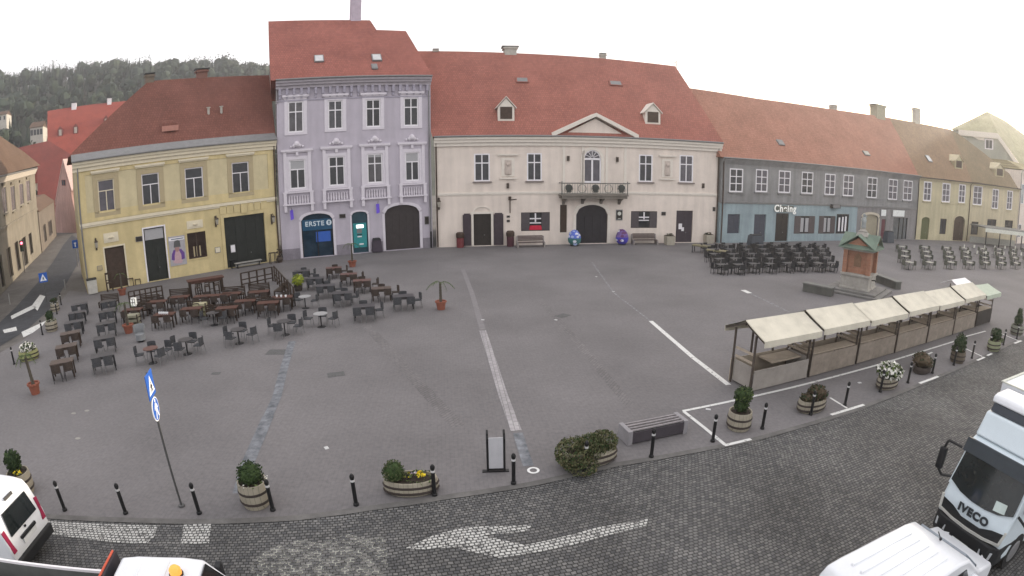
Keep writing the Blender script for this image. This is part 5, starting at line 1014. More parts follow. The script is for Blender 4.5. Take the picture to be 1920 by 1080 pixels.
def around(loc,rz,offs,nm,ck,cm,grp,sides):
    for (dx,dy,dr),sd in zip(offs,sides):
        dx+=random.uniform(-.07,.07); dy+=random.uniform(-.07,.07); dr+=random.uniform(-.2,.2); e=Vector((cos(rz),sin(rz),0)); n=Vector((-sin(rz),cos(rz),0)); place(ck,cm,loc+e*dx+n*dy,rz+dr+random.uniform(-.12,.12),f'{"grey" if ck=="g" else "brown"} cafe chair {sd} {nm}',grp)
# two columns of dark tables at the left
for ci,(pa,pb,n,mk,key,cn) in enumerate((((122,706),(152,590),6,tbr,'tbr','outer left column'),((198,694),(206,585),5,tdk,'tdk','inner left column'))):
    A,Bq=at(*pa),at(*pb); d=Bq-A; rz=atan2(d.y,d.x)-pi/2
    for k in range(n):
        c=A+d*(k/(n-1)); nm=f'{ORD[k]} table from front, {cn}'
        far=ci==0 and k>=3
        place('tdk' if far else key,tdk if far else mk,c,rz+random.uniform(-.03,.03),f'dark rectangular cafe table, {ORD[k]} from the front in the {cn}','rectangular tables in the left columns')
        around(c,rz,((-.3,-.55,pi),(.3,-.55,pi)),nm,'g' if far or ci else 'b',gch if far or ci else bch,'chairs at the left columns',('on the near left of','on the near right of'))
c1,c2=at(140,590),at(157,590)
# bistro tables with chairs in front of the terrace
spec=[((287,681),brd,'brd','red topped bistro table nearest the tall sign post',((-.6,-.15,pi/2+.3),(.62,-.1,-pi/2-.2),(-.35,.6,.4),(.5,.65,-.4))),((352,664),bdk,'bdk','dark bistro table right of the red topped one',((-.65,.1,pi/2),(.62,.05,-pi/2),(-.05,-.6,pi),(.1,.7,0))),((449,644),bdk,'bdk','dark bistro table nearest the drain cover',((-.65,.1,pi/2+.2),(.68,.15,-pi/2-.3),(-.2,-.55,pi-.3),(.0,.7,0))),((535,628),bdk,'bdk','dark bistro table second from right',((-.7,.15,pi/2),(.68,.05,-pi/2),(-.2,-.55,pi),(.2,.75,0))),((603,613),blt,'blt','pale topped bistro table rightmost in front',((-.7,.1,pi/2),(.7,.0,-pi/2-.3),(-.1,.72,.1))),((573,578),blt,'blt','pale topped bistro table beside the yellow green shrub',((.6,.1,-pi/2),(-.55,.35,pi/3))),((402,610),bdk,'bdk','dark bistro table close to the terrace edge',((-.6,-.1,pi/2),(.6,.1,-pi/2)))]
for q,mk,key,lb,ch in spec:
    c=at(*q); place(key,mk,c,0,lb,'bistro tables in front of the terrace')
    around(c,.1,ch,lb,'g',gch,'chairs at the bistro tables',('left of','right of','on near side of','behind')[:len(ch)] if len(ch)!=3 else ('left of','right of','behind'))
# rectangular tables in the middle
spec=[((567,526),tdk,'tdk','leftmost in back row'),((627,520),trd,'trd','reddish before the bank arch'),((655,533),trd,'trd','reddish beside the potted palm'),((680,546),trd,'trd','reddish third from the bank arch'),((716,562),tbr,'tbr','brown near the right end'),((757,578),tdk,'tdk','rightmost beside the lone potted palm'),((592,541),tdk,'tdk','second in the dark middle row'),((612,556),tdk,'tdk','third in the dark middle row'),((643,571),tdk,'tdk','fourth in the dark middle row'),((684,598),tdk,'tdk','nearest in the dark middle row')]
for q,mk,key,lb in spec:
    c=at(*q); rz=radians(14); place(key,mk,c,rz,f'rectangular cafe table, {lb}','rectangular tables on the open square')
    around(c,rz,((-.3,-.6,pi),(.35,-.6,pi),(.85,.05,-pi/2),(.0,.62,0)),f'table {lb}','b' if key!='tdk' else 'g',bch if key!='tdk' else gch,'chairs at the open square tables',('on the near left of','on the near right of','at the right end of','behind'))
# dark wooden terrace between railings
M_ter=mat('dark terrace wood',(.042,.028,.02),var=.3,scale=5,rough=.7); M_ter2=mat('red brown terrace wood',(.085,.04,.03),var=.25,scale=5)
def railing(q0,q1,label,n,h=.95):
    a,b=at(*q0),at(*q1); d=b-a; t=thing('terrace_railing',label,'railing',a,atan2(d.y,d.x)); L_=d.length
    for k in range(n+1): g=MB(); x=L_*k/n; g.box(x-.05,x+.05,-.05,.05,0,h); g.build('post',M_ter,t)
    for z in(.22,.55,h-.06): g=MB(); g.box(0,L_,-.025,.025,z,z+.08); g.build('rail',M_ter,t)
    return t
railing((244,572),(306,560),'dark wooden railing left of the high bar table',6); railing((454,540),(512,527),'dark wooden railing right of the high bar table',4,1.1)
t=railing((516,528),(553,574),'red brown railing running out toward the yellow green shrub',7,1.2)
a,b=at(357,558),at(419,548); d=b-a; t=thing('bar_table','tall dark bar table in the middle of the terrace','bar table',(a+b)/2,atan2(d.y,d.x)); L_=d.length
g=MB(); g.box(-L_/2-.1,L_/2+.1,-.45,.45,1.12,1.2); g.build('tabletop',M_ter2,t); g=MB(); g.box(-L_/2,L_/2,-.38,-.3,.98,1.12); g.build('apron',M_ter2,t)
for x in(-L_/2,L_/2-.14):
    for y in(-.4,.28): g=MB(); g.box(x,x+.14,y,y+.12,0,1.12); g.build('leg',M_ter,t)
ba=atan2(d.y,d.x); bc=(a+b)/2; e=Vector((cos(ba),sin(ba),0)); n=Vector((-sin(ba),cos(ba),0))
def barstool0():
    t=thing('bar_stool','x','bar stool'); g=MB(); g.box(-.19,.19,-.19,.19,.72,.77); g.build('seat',M_ter,t); g=MB(); g.box(-.19,.19,.15,.19,1.0,1.08); g.box(-.19,-.15,.15,.19,.77,1.08); g.box(.15,.19,.15,.19,.77,1.08); g.box(-.15,.15,.155,.185,.87,.92); g.build('backrest',M_ter,t)
    for x in(-.19,.14):
        for y in(-.19,.14): g=MB(); g.box(x,x+.05,y,y+.05,0,.72); g.build('leg',M_ter,t)
    g=MB(); g.box(-.15,.15,-.18,-.15,.25,.3); g.build('foot_rail',M_ter,t); return t
for k,(dx,dy,r_) in enumerate(((-.7,-.65,pi),(.0,-.65,pi),(.7,-.65,pi),(-.4,.7,0),(.5,.7,0))): place('bs',barstool0,bc+e*dx+n*dy,ba+r_,f'dark bar stool {("near left","near middle","near right","far left","far right")[k]} at the tall bar table','bar stools at the tall table')
def lounge0():
    t=thing('lounge_bench','x','bench'); g=MB(); g.box(-.75,.75,-.3,.3,.34,.42); g.build('seat',M_ter,t); g=MB()
    for k in range(4): g.box(-.75,.75,.28,.32,.46+k*.105,.53+k*.105)
    g.build('backrest',M_ter,t)
    for x in(-.75,.67): 
        for y in(-.3,.26): g=MB(); g.box(x,x+.08,y,y+.08,0,.34 if y<0 else .86); g.build('leg',M_ter,t)
    return t
lt=lambda:table0('terrace_table',M_ter2,M_ter,1.3,.7)
ls=[((205,575),0,'beneath the palm at the left terrace corner'),((262,592),0,'behind the left railing'),((281,578),0,'second behind the left railing'),((336,566),0,'left of the bar table'),((378,586),pi,'just before the bar table'),((440,562),0,'right of the bar table'),((486,556),0,'behind the right railing'),((490,580),pi,'before the right railing'),((528,552),radians(-100),'along the red brown railing'),((412,595),pi,'at the terrace front middle')]
for i,(q,r_,lb) in enumerate(ls): place('lb',lounge0,at(*q),Y.ang*.35+r_,f'dark slatted lounge bench {lb}','lounge benches on the terrace')
ts_=[((252,602),'beside the white framed lantern'),((312,612),'with a row of pale cups'),((340,577),'left of the bar stools'),((384,576),'in front of the bar stools'),((436,571),'right of the bar stools'),((488,568),'behind the right railing benches'),((531,579),'with three pale cups by the railing'),((298,586),'third behind the left railing'),((362,601),'at the middle front edge'),((418,574),'just right of the bar table'),((462,586),'at the right front edge'),((505,590),'before the red brown railing'),((428,600),'frontmost in the middle')]
for i,(q,lb) in enumerate(ts_):
    place('lt',lt,at(*q),Y.ang*.35,f'dark terrace table {lb}','tables on the terrace')
    around(at(*q),Y.ang*.35,((-.35,-.6,pi),(.35,-.62,pi),(.1,.6,0)),'terrace table '+lb,'b',bch,'chairs on the terrace',('at near left of','at near right of','behind'))
for q,n_,lb in(((312,612),5,'pale cups on the left terrace table'),((531,579),3,'pale cups by the red brown railing')):
    c=at(*q); 
    for k in range(n_):
        g=MB(); g.lathe([(.05,0),(.07,.12),(.06,.12)],8); o=g.build('cup',M_swht,loc=c+Vector((-.3+.6*k/max(1,n_-1),-.1,.755))); tag(o,f'{ORD[k]} cup from the left in the {lb}','cup','pale cups on the terrace tables')
def crate(q,label,w_,d,h,m):
    t=thing('bench_box',label,'crate',at(*q),Y.ang*.4); 
    for z in(.05,.28,.5): g=MB(); g.box(-w_/2,w_/2,-d/2,d/2,z*h/.6,(z+.12)*h/.6); g.build('slat_tier',m,t)
    for x in(-w_/2-.01,w_/2-.05):
        for y in(-d/2-.01,d/2-.05): g=MB(); g.box(x,x+.06,y,y+.06,0,h*1.1); g.build('corner_post',M_ter,t)
crate((377,592),'pale slatted crate in the middle of the terrace',.9,.6,.75,mat('pale crate wood',(.33,.31,.2))); crate((252,612),'grey slatted crate beside the red palm pot',.8,.6,.7,mat('grey crate wood',(.24,.23,.17)))
t=thing('white_lantern','white framed lantern with dark cross bars on the left terrace','lantern',at(255,596)+Vector((0,0,.755)),.3); g=MB(); g.box(-.17,.17,-.17,.17,0,.5); g.build('lantern_case',mat('lantern pane',(.7,.7,.66),emit=(1,.97,.9,.25)),t)
g=MB()
for x in(-.18,-.02,.14): g.box(x,x+.04,-.185,-.171,0,.52)
for z in(-.0,.24,.48): g.box(-.18,.18,-.19,-.186,z,z+.04)
g.build('lantern_bars',M_blk,t)
t=thing('grey_armchair','pale grey tub armchair at the front left of the terrace','armchair',at(265,640),.6); g=MB(); g.lathe([(.28,.1),(.3,.42),(.28,.44)],14); g.build('seat',mat('pale grey shell',(.24,.25,.26)),t); g=MB()
for i in range(8):
    a0,a1=-.6+pi*1.35*i/8,-.6+pi*1.35*(i+1)/8; g.slab([(.3*cos(a0),.3*sin(a0),.42),(.3*cos(a1),.3*sin(a1),.42),(.35*cos(a1),.35*sin(a1),.88),(.35*cos(a0),.35*sin(a0),.88)],(0,0,.02))
g.build('backrest',MATS['pale grey shell'],t); g=MB(); g.lathe([(.2,0),(.06,.1)],10); g.build('foot',M_blk,t)
# ---- dark terrace in front of the grey house, and the green grey one at far right
def mass(c00,c10,c11,c01,nx,ny,mk,key,ck,cm,desc,rowname,chn,lt_first=None):
    A,B_,C_,D_=at(*c00),at(*c10),at(*c11),at(*c01)
    for j in range(ny):
        for i in range(nx):
            s_,t_=i/(nx-1),j/(ny-1); c=(A*(1-s_)+B_*s_)*(1-t_)+(D_*(1-s_)+C_*s_)*t_; rz=atan2((B_-A).y,(B_-A).x)+random.uniform(-.06,.06); c=c+Vector((random.uniform(-.2,.2),random.uniform(-.2,.2),0))
            nm=f'{ORD[i]} from left, {ORD[j]} row, {rowname}'
            place(key,mk,c,rz,f'{desc}, {nm}',f'tables in {rowname}')
            offs=((-.62,.05,pi/2),(.62,.0,-pi/2),(.05,.62,0),(-.05,-.62,pi))[:chn]
            for (dx,dy,dr),sd in zip(offs,('left','right','far','near')):
                e=Vector((cos(rz),sin(rz),0)); n=Vector((-sin(rz),cos(rz),0)); place(ck,cm,c+e*dx+n*dy,rz+dr+random.uniform(-.2,.2),f'{sd} chair of table {ORD[i]} from left, {ORD[j]} row, {rowname}',f'chairs in {rowname}')
def mini_table(name,m,lm):
    def f():
        g=MB(); g.box(-.4,.4,-.35,.35,.72,.76,0); g.box(-.03,.03,-.03,.03,.03,.72,1); g.box(-.25,.25,-.25,.25,0,.03,1); return tag(g.build(name,[m,lm]),'x','table')
    return f
def mini_chair(name,m,lm,bm=None):
    def f():
        g=MB(); g.box(-.22,.22,-.22,.2,.42,.47,0); g.box(-.22,.22,.19,.23,.47,.88,2)
        for x in(-.21,.18):
            for y in(-.21,.17): g.box(x,x+.03,y,y+.03,0,.42,1)
        return tag(g.build(name,[m,lm,bm or m]),'x','chair')
    return f
M_chk=mat('black rattan',(.03,.03,.032),var=.3,scale=14); M_gg=mat('green grey rattan',(.085,.09,.075),var=.3,scale=14)
mass((1352,514),(1556,508),(1535,472),(1330,474),8,5,mini_table('dark_cafe_table',mat('dark slate table top',(.07,.07,.07),rough=.5),M_blk),'m1','mc1',mini_chair('black_cafe_chair',M_chk,M_blk),'dark square cafe table','dark terrace before grey house',4)
for k,(q,lb) in enumerate((((1316,474),'khaki topped long table at the left end of the dark terrace'),((1343,484),'grey topped long table second at the left end of the dark terrace'))): place('kh',lambda:table0('khaki_table',mat('khaki table board',(.20,.18,.11)),M_chk,1.9,.9),at(*q),radians(-35),lb,'long tables at the dark terrace corner')
mass((1700,505),(1930,505),(1925,478),(1690,474),8,4,mini_table('grey_cafe_table',mat('pale green table top',(.34,.34,.29),rough=.5),M_blk),'m2','mc2',mini_chair('green_grey_cafe_chair',M_gg,M_gg),'pale topped pedestal table','green grey terrace at right',3)
cwh=mini_chair('white_cafe_chair',M_gg,M_gg,mat('white chair back',(.55,.55,.48)))
for k in range(14):
    s_=k/13; c=at(1795+125*s_,470+2*s_)if k%2 else at(1812+108*s_,482+3*s_); place('mcw',cwh,c,radians(200)+random.uniform(-.2,.2),f'white backed cafe chair by the awning, {ORD[k]} from the left','white backed chairs by the awning')
for q,lb,rz in(((1415,468),'dark folded parasol box before the blue grey wall',.2),((1665,455),'dark planter box before the shop front',.3)):
    t=thing('terrace_box',lb,'box',at(*q),rz); g=MB(); g.box(-.9,.9,-.5,.5,0,1.5,tx=.8,ty=.8); g.build('box_body',mat('dark blue grey cover',(.06,.07,.085)),t,bevel=.05); g=MB(); g.box(-.6,.6,-.3,.3,1.501,1.6); g.build('lid',M_blk,t)
# ------------------------------------------------------------------ market stalls
M_canv=mat('cream canvas',(.60,.565,.47),var=.06,scale=2,rough=.9,stain=.12); M_canv2=mat('greenish canvas',(.42,.47,.38),var=.06,rough=.9); M_sw=mat('brown stall board',(.275,.235,.195),var=.2,scale=3,stain=.15); M_sw2=mat('dark stall post',(.075,.06,.05),var=.2); M_swl=mat('pale stall board',(.40,.34,.27),var=.12,scale=3); M_ply=mat('grey beige plastic sheet',(.30,.275,.25),rough=.4,var=.15,scale=2)
ST_A=radians(17.8); se=Vector((cos(ST_A),sin(ST_A),0)); sn=Vector((-sin(ST_A),cos(ST_A),0)); S0=Vector((8.78,17.35,0))
def stall(k,label,canv=M_canv,first=False,dark=False,L_=3.22,rz=0,zr=2.62,ze=2.12,off=0,gap=.5):
    t=thing('market_stall',label,'market stall',S0+se*(3.38*k+off)+sn*gap*0,ST_A+rz,'market stalls in the row'); D=1.25; pm=M_sw2
    for x in(0,L_-.08):
        for y in(0,D-.08): g=MB(); g.box(x,x+.065,y,y+.065,0,2.2); g.build('post',pm,t)
    pw=M_ply if first else M_sw if not dark else mat('black brown stall board',(.04,.035,.032),var=.2)
    g=MB()
    if not first:
        g.box(.02,L_-.02,-.03,-.005,.06,.95); 
    else: g.box(.1,L_-.02,-.03,-.005,.06,.85)
    g.build('front_panel',pw,t); g=MB(); g.box(.0,L_,D+.005,D+.03,.06,.95); g.build('back_panel',M_swl,t)
    for x in(.085,L_-.11): 
        g=MB(); g.box(x,x+.025,.085,D-.085,.1,.95); g.build('side_panel',pw,t)
        for z in(1.05,1.38): g=MB(); g.box(x,x+.04,.085,D-.085,z,z+.09); g.build('side_rail',M_swl,t)
    g=MB()
    if first: g.box(1.4,L_-.12,.35,D-.1,.82,.88)
    else: g.box(.12,L_-.12,.03,.62,.96,1.0)
    g.build('counter',M_swl,t)
    for x in(.95,2.2):
        g=MB(); g.box(x,x+.06,D-.07,D,.96,2.15); g.build('back_batten',pm,t)
    o=.52; yb,yf=D+o,-o; ym=D/2; x0,x1=-.06,L_-.02; ze+=.05*(k%2); zr+=.05*(k%2); g=MB(); n=6
    for (ya,yb_) in((yf,ym),(yb,ym)):
        rows=[]
        for i in range(n+1):
            s_=i/n; rows.append([(x0+(x1-x0)*j/8, ya+(yb_-ya)*s_, ze+(zr-ze)*s_-.05*sin(pi*s_)*(1-.6*abs(j/4-1))) for j in range(9)])
        vs=[p for r in rows for p in r]+[(p[0],p[1],p[2]+.03) for r in rows for p in r]; m_=9*(n+1); fs=[]
        for i in range(n):
            for j in range(8): a=i*9+j; fs+= [(a,a+1,a+10,a+9),(m_+a,m_+a+9,m_+a+10,m_+a+1)]
        g.add(vs,fs,0,True)
    fixn(g.build('canopy',canv,t)) if False else g.build('canopy',canv,t)
    for y in(yf,yb):
        g=MB()
        for j in range(8):
            xa=x0+(x1-x0)*j/8; xb=x0+(x1-x0)*(j+1)/8; g.slab([(xa,y,ze+.03),(xb,y,ze+.03),(xb,y-.01,ze-.2-.03*(j%2==0)),(xa,y-.01,ze-.2-.03*(j%2==1))],(0,.012,0))
        g.build('valance',canv,t)
    g=MB()
    for x in(x0+.04,x1-.08):
        g=MB(); g.slab([(x,yf,ze-.02),(x,ym,zr-.05),(x,yb,ze-.02),(x,yb,ze-.1),(x,ym,zr-.14),(x,yf,ze-.1)],(.05,0,0)); fixn(g.build('rafter',M_sw2,t))
    g=MB(); g.box(x0,x1,ym-.04,ym+.04,zr-.17,zr-.1); g.build('ridge_pole',M_sw2,t); return t
lab=['nearest market stall with open front and bare posts','second market stall from the near end, brown counter under cream canopy','third market stall from the near end of the cream row','fourth market stall from the near end, between identical cream canopies','fifth market stall from the near end with pale post showing','sixth market stall from the near end, last cream canopy']
for k,l in enumerate(lab): stall(k,l,first=k==0)
stall(6,'last market stall at the far end with dark front and small greenish canopy',M_canv2,dark=True,L_=2.6,zr=2.4,ze=2.05,off=.1)
t=thing('white_parasol','small white folded sheet canopy behind the far stall','canopy',S0+se*21.2+sn*2.2,ST_A); g=MB(); g.slab([(-1.3,-.7,2.2),(1.3,-.7,2.2),(1.1,.0,2.5),(-1.1,.0,2.5)],(0,0,.03)); g.slab([(-1.3,.7,2.2),(1.3,.7,2.2),(1.1,.0,2.5),(-1.1,.0,2.5)],(0,0,.03)); fixn(g.build('canopy',M_frame,t))
for x in(-1.2,1.15):
    g=MB(); g.box(x,x+.06,-.03,.03,0,2.3); g.build('post',M_sw2,t)
# ------------------------------------------------------------------ brick well
M_brick=brickmat('orange red brick',(.34,.15,.085),(.28,.115,.07),(.30,.24,.19),.25,.085,.012,plane='XZ',bump=.3,var=.15,big=1)
M_cop=mat('green copper roof',(.16,.215,.17),var=.18,scale=2,stain=.15); M_wst=mat('white well stone',(.40,.38,.345),var=.12,scale=3,bump=.1,stain=.2)
c=at(1607,546); t=thing('brick_well','square red brick well house with green copper gables and a statue on top','well',c,radians(38))
g=MB(); g.box(-2.3,2.3,-2.3,2.3,0,.16); g.box(-1.9,1.9,-1.9,1.9,.16,.3); g.build('step',mat('grey step stone',(.20,.195,.185),var=.12,stain=.2),t,bevel=.02)
g=MB(); g.box(-1.1,1.1,-1.1,1.1,.3,1.25); g.box(-1.2,1.2,-1.2,1.2,1.25,1.42); g.box(-1.18,1.18,-1.18,1.18,.3,.45); g.build('base',M_wst,t,bevel=.02)
g=MB(); g.box(-.82,.82,-.82,.82,1.42,3.05); 
for a in(-1,1):
    for b_ in(-1,1): g.box(a*.93-.16,a*.93+.16,b_*.93-.16,b_*.93+.16,1.42,3.05)
g.build('brick_shaft',M_brick,t)
g=MB(); g.box(-1.18,1.18,-1.18,1.18,3.05,3.2); g.box(-1.25,1.25,-1.25,1.25,3.2,3.28); g.build('cornice',M_wst,t)
for r_ in range(4):
    R=Matrix.Rotation(r_*pi/2,4,'Z'); g=MB(); g.T=R; g.slab([(-1.1,-1.14,3.28),(1.1,-1.14,3.28),(0,-1.14,4.0)],(0,.5,0)); fixn(g.build('brick_gable',M_brick,t)); g=MB(); g.T=R; g.box(-.28,.28,-.84,-.822,1.9,2.6); g.slab([(-.28,-.84,2.6),(.28,-.84,2.6),(0,-.84,2.9)],(0,.02,0)); g.build('niche',mat('brown niche panel',(.20,.12,.075),var=.2),t)
    g=MB(); g.T=R
    for sg in(-1,1): g.slab([(sg*1.45,-1.42,3.2),(0,-1.42,4.16),(0,0,4.16),(sg*1.45,-.0,3.2)],(0,0,.07))
    fixn(g.build('copper_roof',M_cop,t))
g=MB(); g.lathe([(.6,4.05),(.34,4.35),(.36,4.42),(.22,4.5),(.18,4.62)],8); g.build('lantern_base',M_wst,t)
g=MB(); g.lathe([(.12,4.62),(.2,4.68),(.17,4.95),(.22,5.2),(.13,5.38),(.06,5.42),(.11,5.5),(.11,5.6),(.03,5.68)],10); g.cyl((-.17,0,5.32),(-.32,-.1,5.05),.05,.04,6); g.cyl((.17,0,5.32),(.34,-.12,5.5),.05,.04,6); g.build('statue',mat('grey statue stone',(.27,.29,.29),var=.15),t,smooth=50)
g=MB(); g.tube([(-.2,-1.1,1.0),(-.2,-1.35,1.05),(-.2,-1.45,.95)],.05); g.build('spout',M_blk,t)
# water trough and pump on the left flank
t2=thing('well_basin','pale carved stone basin with dark iron pump on the left flank of the well','basin',at(1587,541),radians(38)); g=MB(); g.lathe([(.35,0),(.3,.5),(.55,.75),(.6,.85),(.5,.85),(.4,.75)],10); g.build('bowl',M_wst,t2); g=MB(); g.lathe([(.16,.7),(.14,1.4),(.2,1.45),(.2,1.6),(.05,1.8)],8); g.build('pump',M_dark2,t2); g=MB(); g.ball((-.1,-.2,1.5),.14,n=8); g.ball((.15,-.15,1.62),.1,n=8); g.build('flowers',[M_swht],t2)
for q0,q1,lb in(((1507,545),(1560,556),'low dark stone wall bench left of the well'),((1641,527),(1683,543),'low dark stone wall bench right of the well')):
    a,b=at(*q0),at(*q1); d=b-a; g=MB(); t3=thing('stone_wall_bench',lb,'stone bench',a,atan2(d.y,d.x)); g.box(0,d.length,-.25,.35,0,.55); g.build('block',mat('dark bench stone',(.11,.11,.10),var=.15,stain=.2),t3,bevel=.02); g=MB(); g.box(-.04,d.length+.04,-.3,.4,.55,.63); g.build('coping',mat('grey coping',(.17,.17,.16),var=.12),t3)
# ------------------------------------------------------------------ vehicles
M_vw=mat('white vehicle paint',(.70,.72,.75),var=.03,rough=.25,spec=.5); M_vb=mat('pale blue white cab paint',(.56,.635,.68),var=.03,rough=.3,spec=.5); M_vg=glass('vehicle glass',(.012,.016,.018),.06,.5); M_pl=mat('black plastic trim',(.014,.015,.017),var=.2,rough=.5); M_tyre=mat('tyre rubber',(.018,.018,.018),var=.2,rough=.85); M_rim=mat('grey rim',(.3,.3,.31),rough=.4,metal=.6); M_plate=mat('number plate white',(.6,.62,.62)); M_tail=mat('red tail lens',(.28,.02,.06),rough=.2,spec=.5); M_lamp=mat('headlamp lens',(.5,.52,.54),rough=.15,spec=.6)
def hull(name,prof,wf,m,t,bevel=.05,x=None):
    """closed side profile (x, z) with half width wf(x, z): one continuous shell"""
    n=len(prof); g=MB(); vs=[(a,-wf(a,z),z) for a,z in prof]+[(a,wf(a,z),z) for a,z in prof]
    g.add(vs,[(i,(i+1)%n,n+(i+1)%n,n+i) for i in range(n)]+[tuple(range(n-1,-1,-1)),tuple(range(n,2*n))]); o=g.build(name,m,t,bevel=bevel)
    for p in o.data.polygons: p.use_smooth=True
    try: o.data.set_sharp_from_angle(angle=radians(50))
    except Exception: pass
    return o
def wheel(t,x,y,r=.32,w_=.2):
    s=1 if y>0 else -1; g=MB(); g.cyl((x,y-s*w_,r),(x,y,r),r,r,20); W=g.build('wheel',M_tyre,t); g=MB(); g.cyl((x,y,r),(x,y+s*.015,r),r*.62,r*.55,16); g.build('rim',M_rim,W)
def sidepoly(name,pts,wf,m,t,s,off=.006,par=None):
    g=MB(); g.slab([(x,s*(wf(x,z)+off),z) for x,z in pts],(0,-s*.05,0)); return fixn(g.build(name,m,par or t))
def vanlike(label,loc,rz,scale=1.0,ribs=True,rear_detail=False):
    t=thing('white_van',label,'van',loc,rz)
    wf=lambda x,z: .88-.12*max(0,(z-1.0))**1.3-(.10*max(0,x-1.6)**1.5)-.02*max(0,-x-1.8)
    prof=[(-2.12,.32),(-2.2,.5),(-2.19,.95),(-2.03,1.62),(-1.92,1.80),(-1.6,1.855),(-.5,1.88),(.30,1.85),(.68,1.77),(1.32,1.26),(1.48,1.20),(2.05,1.07),(2.22,.92),(2.27,.72),(2.25,.4),(2.15,.28)]
    hull('body',prof,wf,M_vw,t,.05)
    if ribs:
        for y in(-.48,-.24,0,.24,.48): g=MB(); g.box(-1.6,.15,y-.035,y+.035,1.86,1.895,tx=.98,ty=.5); g.build('roof_rib',M_vw,t)
    g=MB(); w1,w2=.62,.74; g.slab([(.74,-w1,1.735),(.74,w1,1.735),(1.28,w2,1.305),(1.28,-w2,1.305)],Vector((.035,0,.03))); fixn(g.build('windscreen',mat('sky reflection windscreen',(.20,.23,.26),rough=.12,spec=.8),t))  # reflected sky put into the pale base colour of this glass
    g=MB(); g.slab([(1.29,-.76,1.295),(1.29,.76,1.295),(1.42,.7,1.235),(1.42,-.7,1.235)],(.01,0,.03)); fixn(g.build('scuttle',M_pl,t))
    for y0,y1 in((-.55,.05),(-.05,.6)): g=MB(); g.tube([(1.40,y0,1.29),(1.20,y1,1.41)],.016); g.build('wiper',M_pl,t)
    g=MB(); g.tube([(.6,.0,1.83),(.35,0,2.1)],.012); g.ball((.6,0,1.83),.035,n=6); g.build('aerial',M_pl,t)
    for s in(-1,1):
        sidepoly('side_window',[(.95,1.18),(.15,1.18),(.15,1.62),(.62,1.60)],wf,M_vg,t,s); sidepoly('door_seam',[(.12,.45),(.09,.45),(.09,1.66),(.12,1.66)],wf,M_pl,t,s); sidepoly('side_window',[(.05,1.2),(-.8,1.2),(-.75,1.6),(.05,1.62)],wf,M_vg if rear_detail else M_vw,t,s)
        g=MB(); g.box(.95,1.1,s*.86-.02 if s>0 else s*.86-.2,s*.86+.2 if s>0 else s*.86+.02,1.1,1.32); g.build('mirror',M_vw,t,bevel=.04)
        wheel(t,1.35,s*.86); wheel(t,-1.3,s*.86)
        g=MB(); g.slab([(2.10,s*.5,1.02),(1.80,s*.80,1.08),(2.0,s*.82,.85),(2.24,s*.55,.80)],(.05,0,.03)); fixn(g.build('headlight',M_lamp,t))
        g=MB(); g.slab([(-2.20,s*.80,.75),(-2.20,s*.66,.75),(-2.16,s*.70,1.0),(-2.10,s*.72,1.32),(-2.10,s*.83,1.3)],(-.035,0,0)); fixn(g.build('tail_light',M_tail,t))
    g=MB(); g.slab([(-2.165,-.6,1.08),(-2.165,.6,1.08),(-2.06,.52,1.62),(-2.06,-.52,1.62)],(-.03,0,.006)); fixn(g.build('rear_window',M_vg,t)); g=MB(); g.box(-2.24,-2.195,-.3,.3,.72,.84); g.build('plate',M_plate,t); g=MB(); g.box(-2.25,-2.195,-.34,.34,.86,.93); g.build('tailgate_handle',M_pl,t); g=MB(); g.box(-2.29,-2.1,-.84,.84,.28,.56); g.build('rear_bumper',M_pl,t,bevel=.04); g=MB(); g.slab([(-1.96,-.18,1.82),(-1.96,.18,1.82),(-1.99,.17,1.76),(-1.99,-.17,1.76)],(-.03,0,0)); fixn(g.build('brake_light',M_pl,t)); g=MB(); g.box(2.2,2.3,-.75,.75,.28,.55); g.build('front_bumper',M_pl,t,bevel=.04)
    g=MB(); g.box(-2.215,-2.19,.0,.06,1.0,1.05); g.build('tailgate_lock',M_pl,t)
    return t
vanlike('white small van with ribbed roof nose to nose with the box truck',(7.34,5.78,0),radians(14))
vanlike('white minivan seen from behind at the lower left edge',(-13.22,6.22,0),radians(191),ribs=False,rear_detail=True)
# flatbed
t=thing('flatbed_truck','small white flatbed truck with orange beacon and red edged headboard','truck',(-7.04,5.86,0),radians(15)); W2_=1.9
M_chq=brickmat('chequered bed plate',(.13,.13,.13),(.17,.17,.165),(.04,.04,.04),.09,.09,.02,bump=.8,var=.3,offs=.5,rot=.78)
g=MB(); g.box(-3.6,-.06,-W2_,0,.78,.86); g.build('bed_floor',M_chq,t)
for y,nm in((-.04,'far'),(-W2_,'near')): 
    g=MB(); g.box(-3.6,-.06,y,y+.04,.862,1.38); k=g.build('side_board',mat('grey side board',(.10,.105,.10),var=.15),t); g=MB(); g.box(-3.6,-.06,y-.005,y+.045,1.38,1.44); g.build('top_rail',M_frame,k)
g=MB(); g.box(-3.65,-3.6,-W2_,0,.862,1.2); g.build('tail_board',MATS['grey side board'],t); g=MB(); g.tube([(-3.4,-.5,1.3),(-1.6,-.62,1.3)],.03); g.tube([(-2.2,-.1,.9),(-1.9,-.7,.9)],.02); g.build('loading_rail',M_frame,t)
g=MB(); g.box(-.055,.0,-W2_,.02,.86,1.9); g.build('headboard',mat('black headboard',(.03,.028,.035),rough=.5),t); g=MB(); g.box(-.085,-.056,-W2_,.02,1.82,1.93); g.box(-.085,-.056,-.06,.02,.9,1.82); g.build('headboard_edge',mat('orange red paint',(.50,.10,.06)),t)
wfc=lambda x,z: .87-.10*max(0,z-1.1)**1.2
g=MB(); prof=[(.12,.4),(.12,1.75),(.22,1.93),(.6,1.99),(1.5,1.99),(1.85,1.93),(2.35,1.25),(2.75,1.08),(2.85,.8),(2.83,.35)]
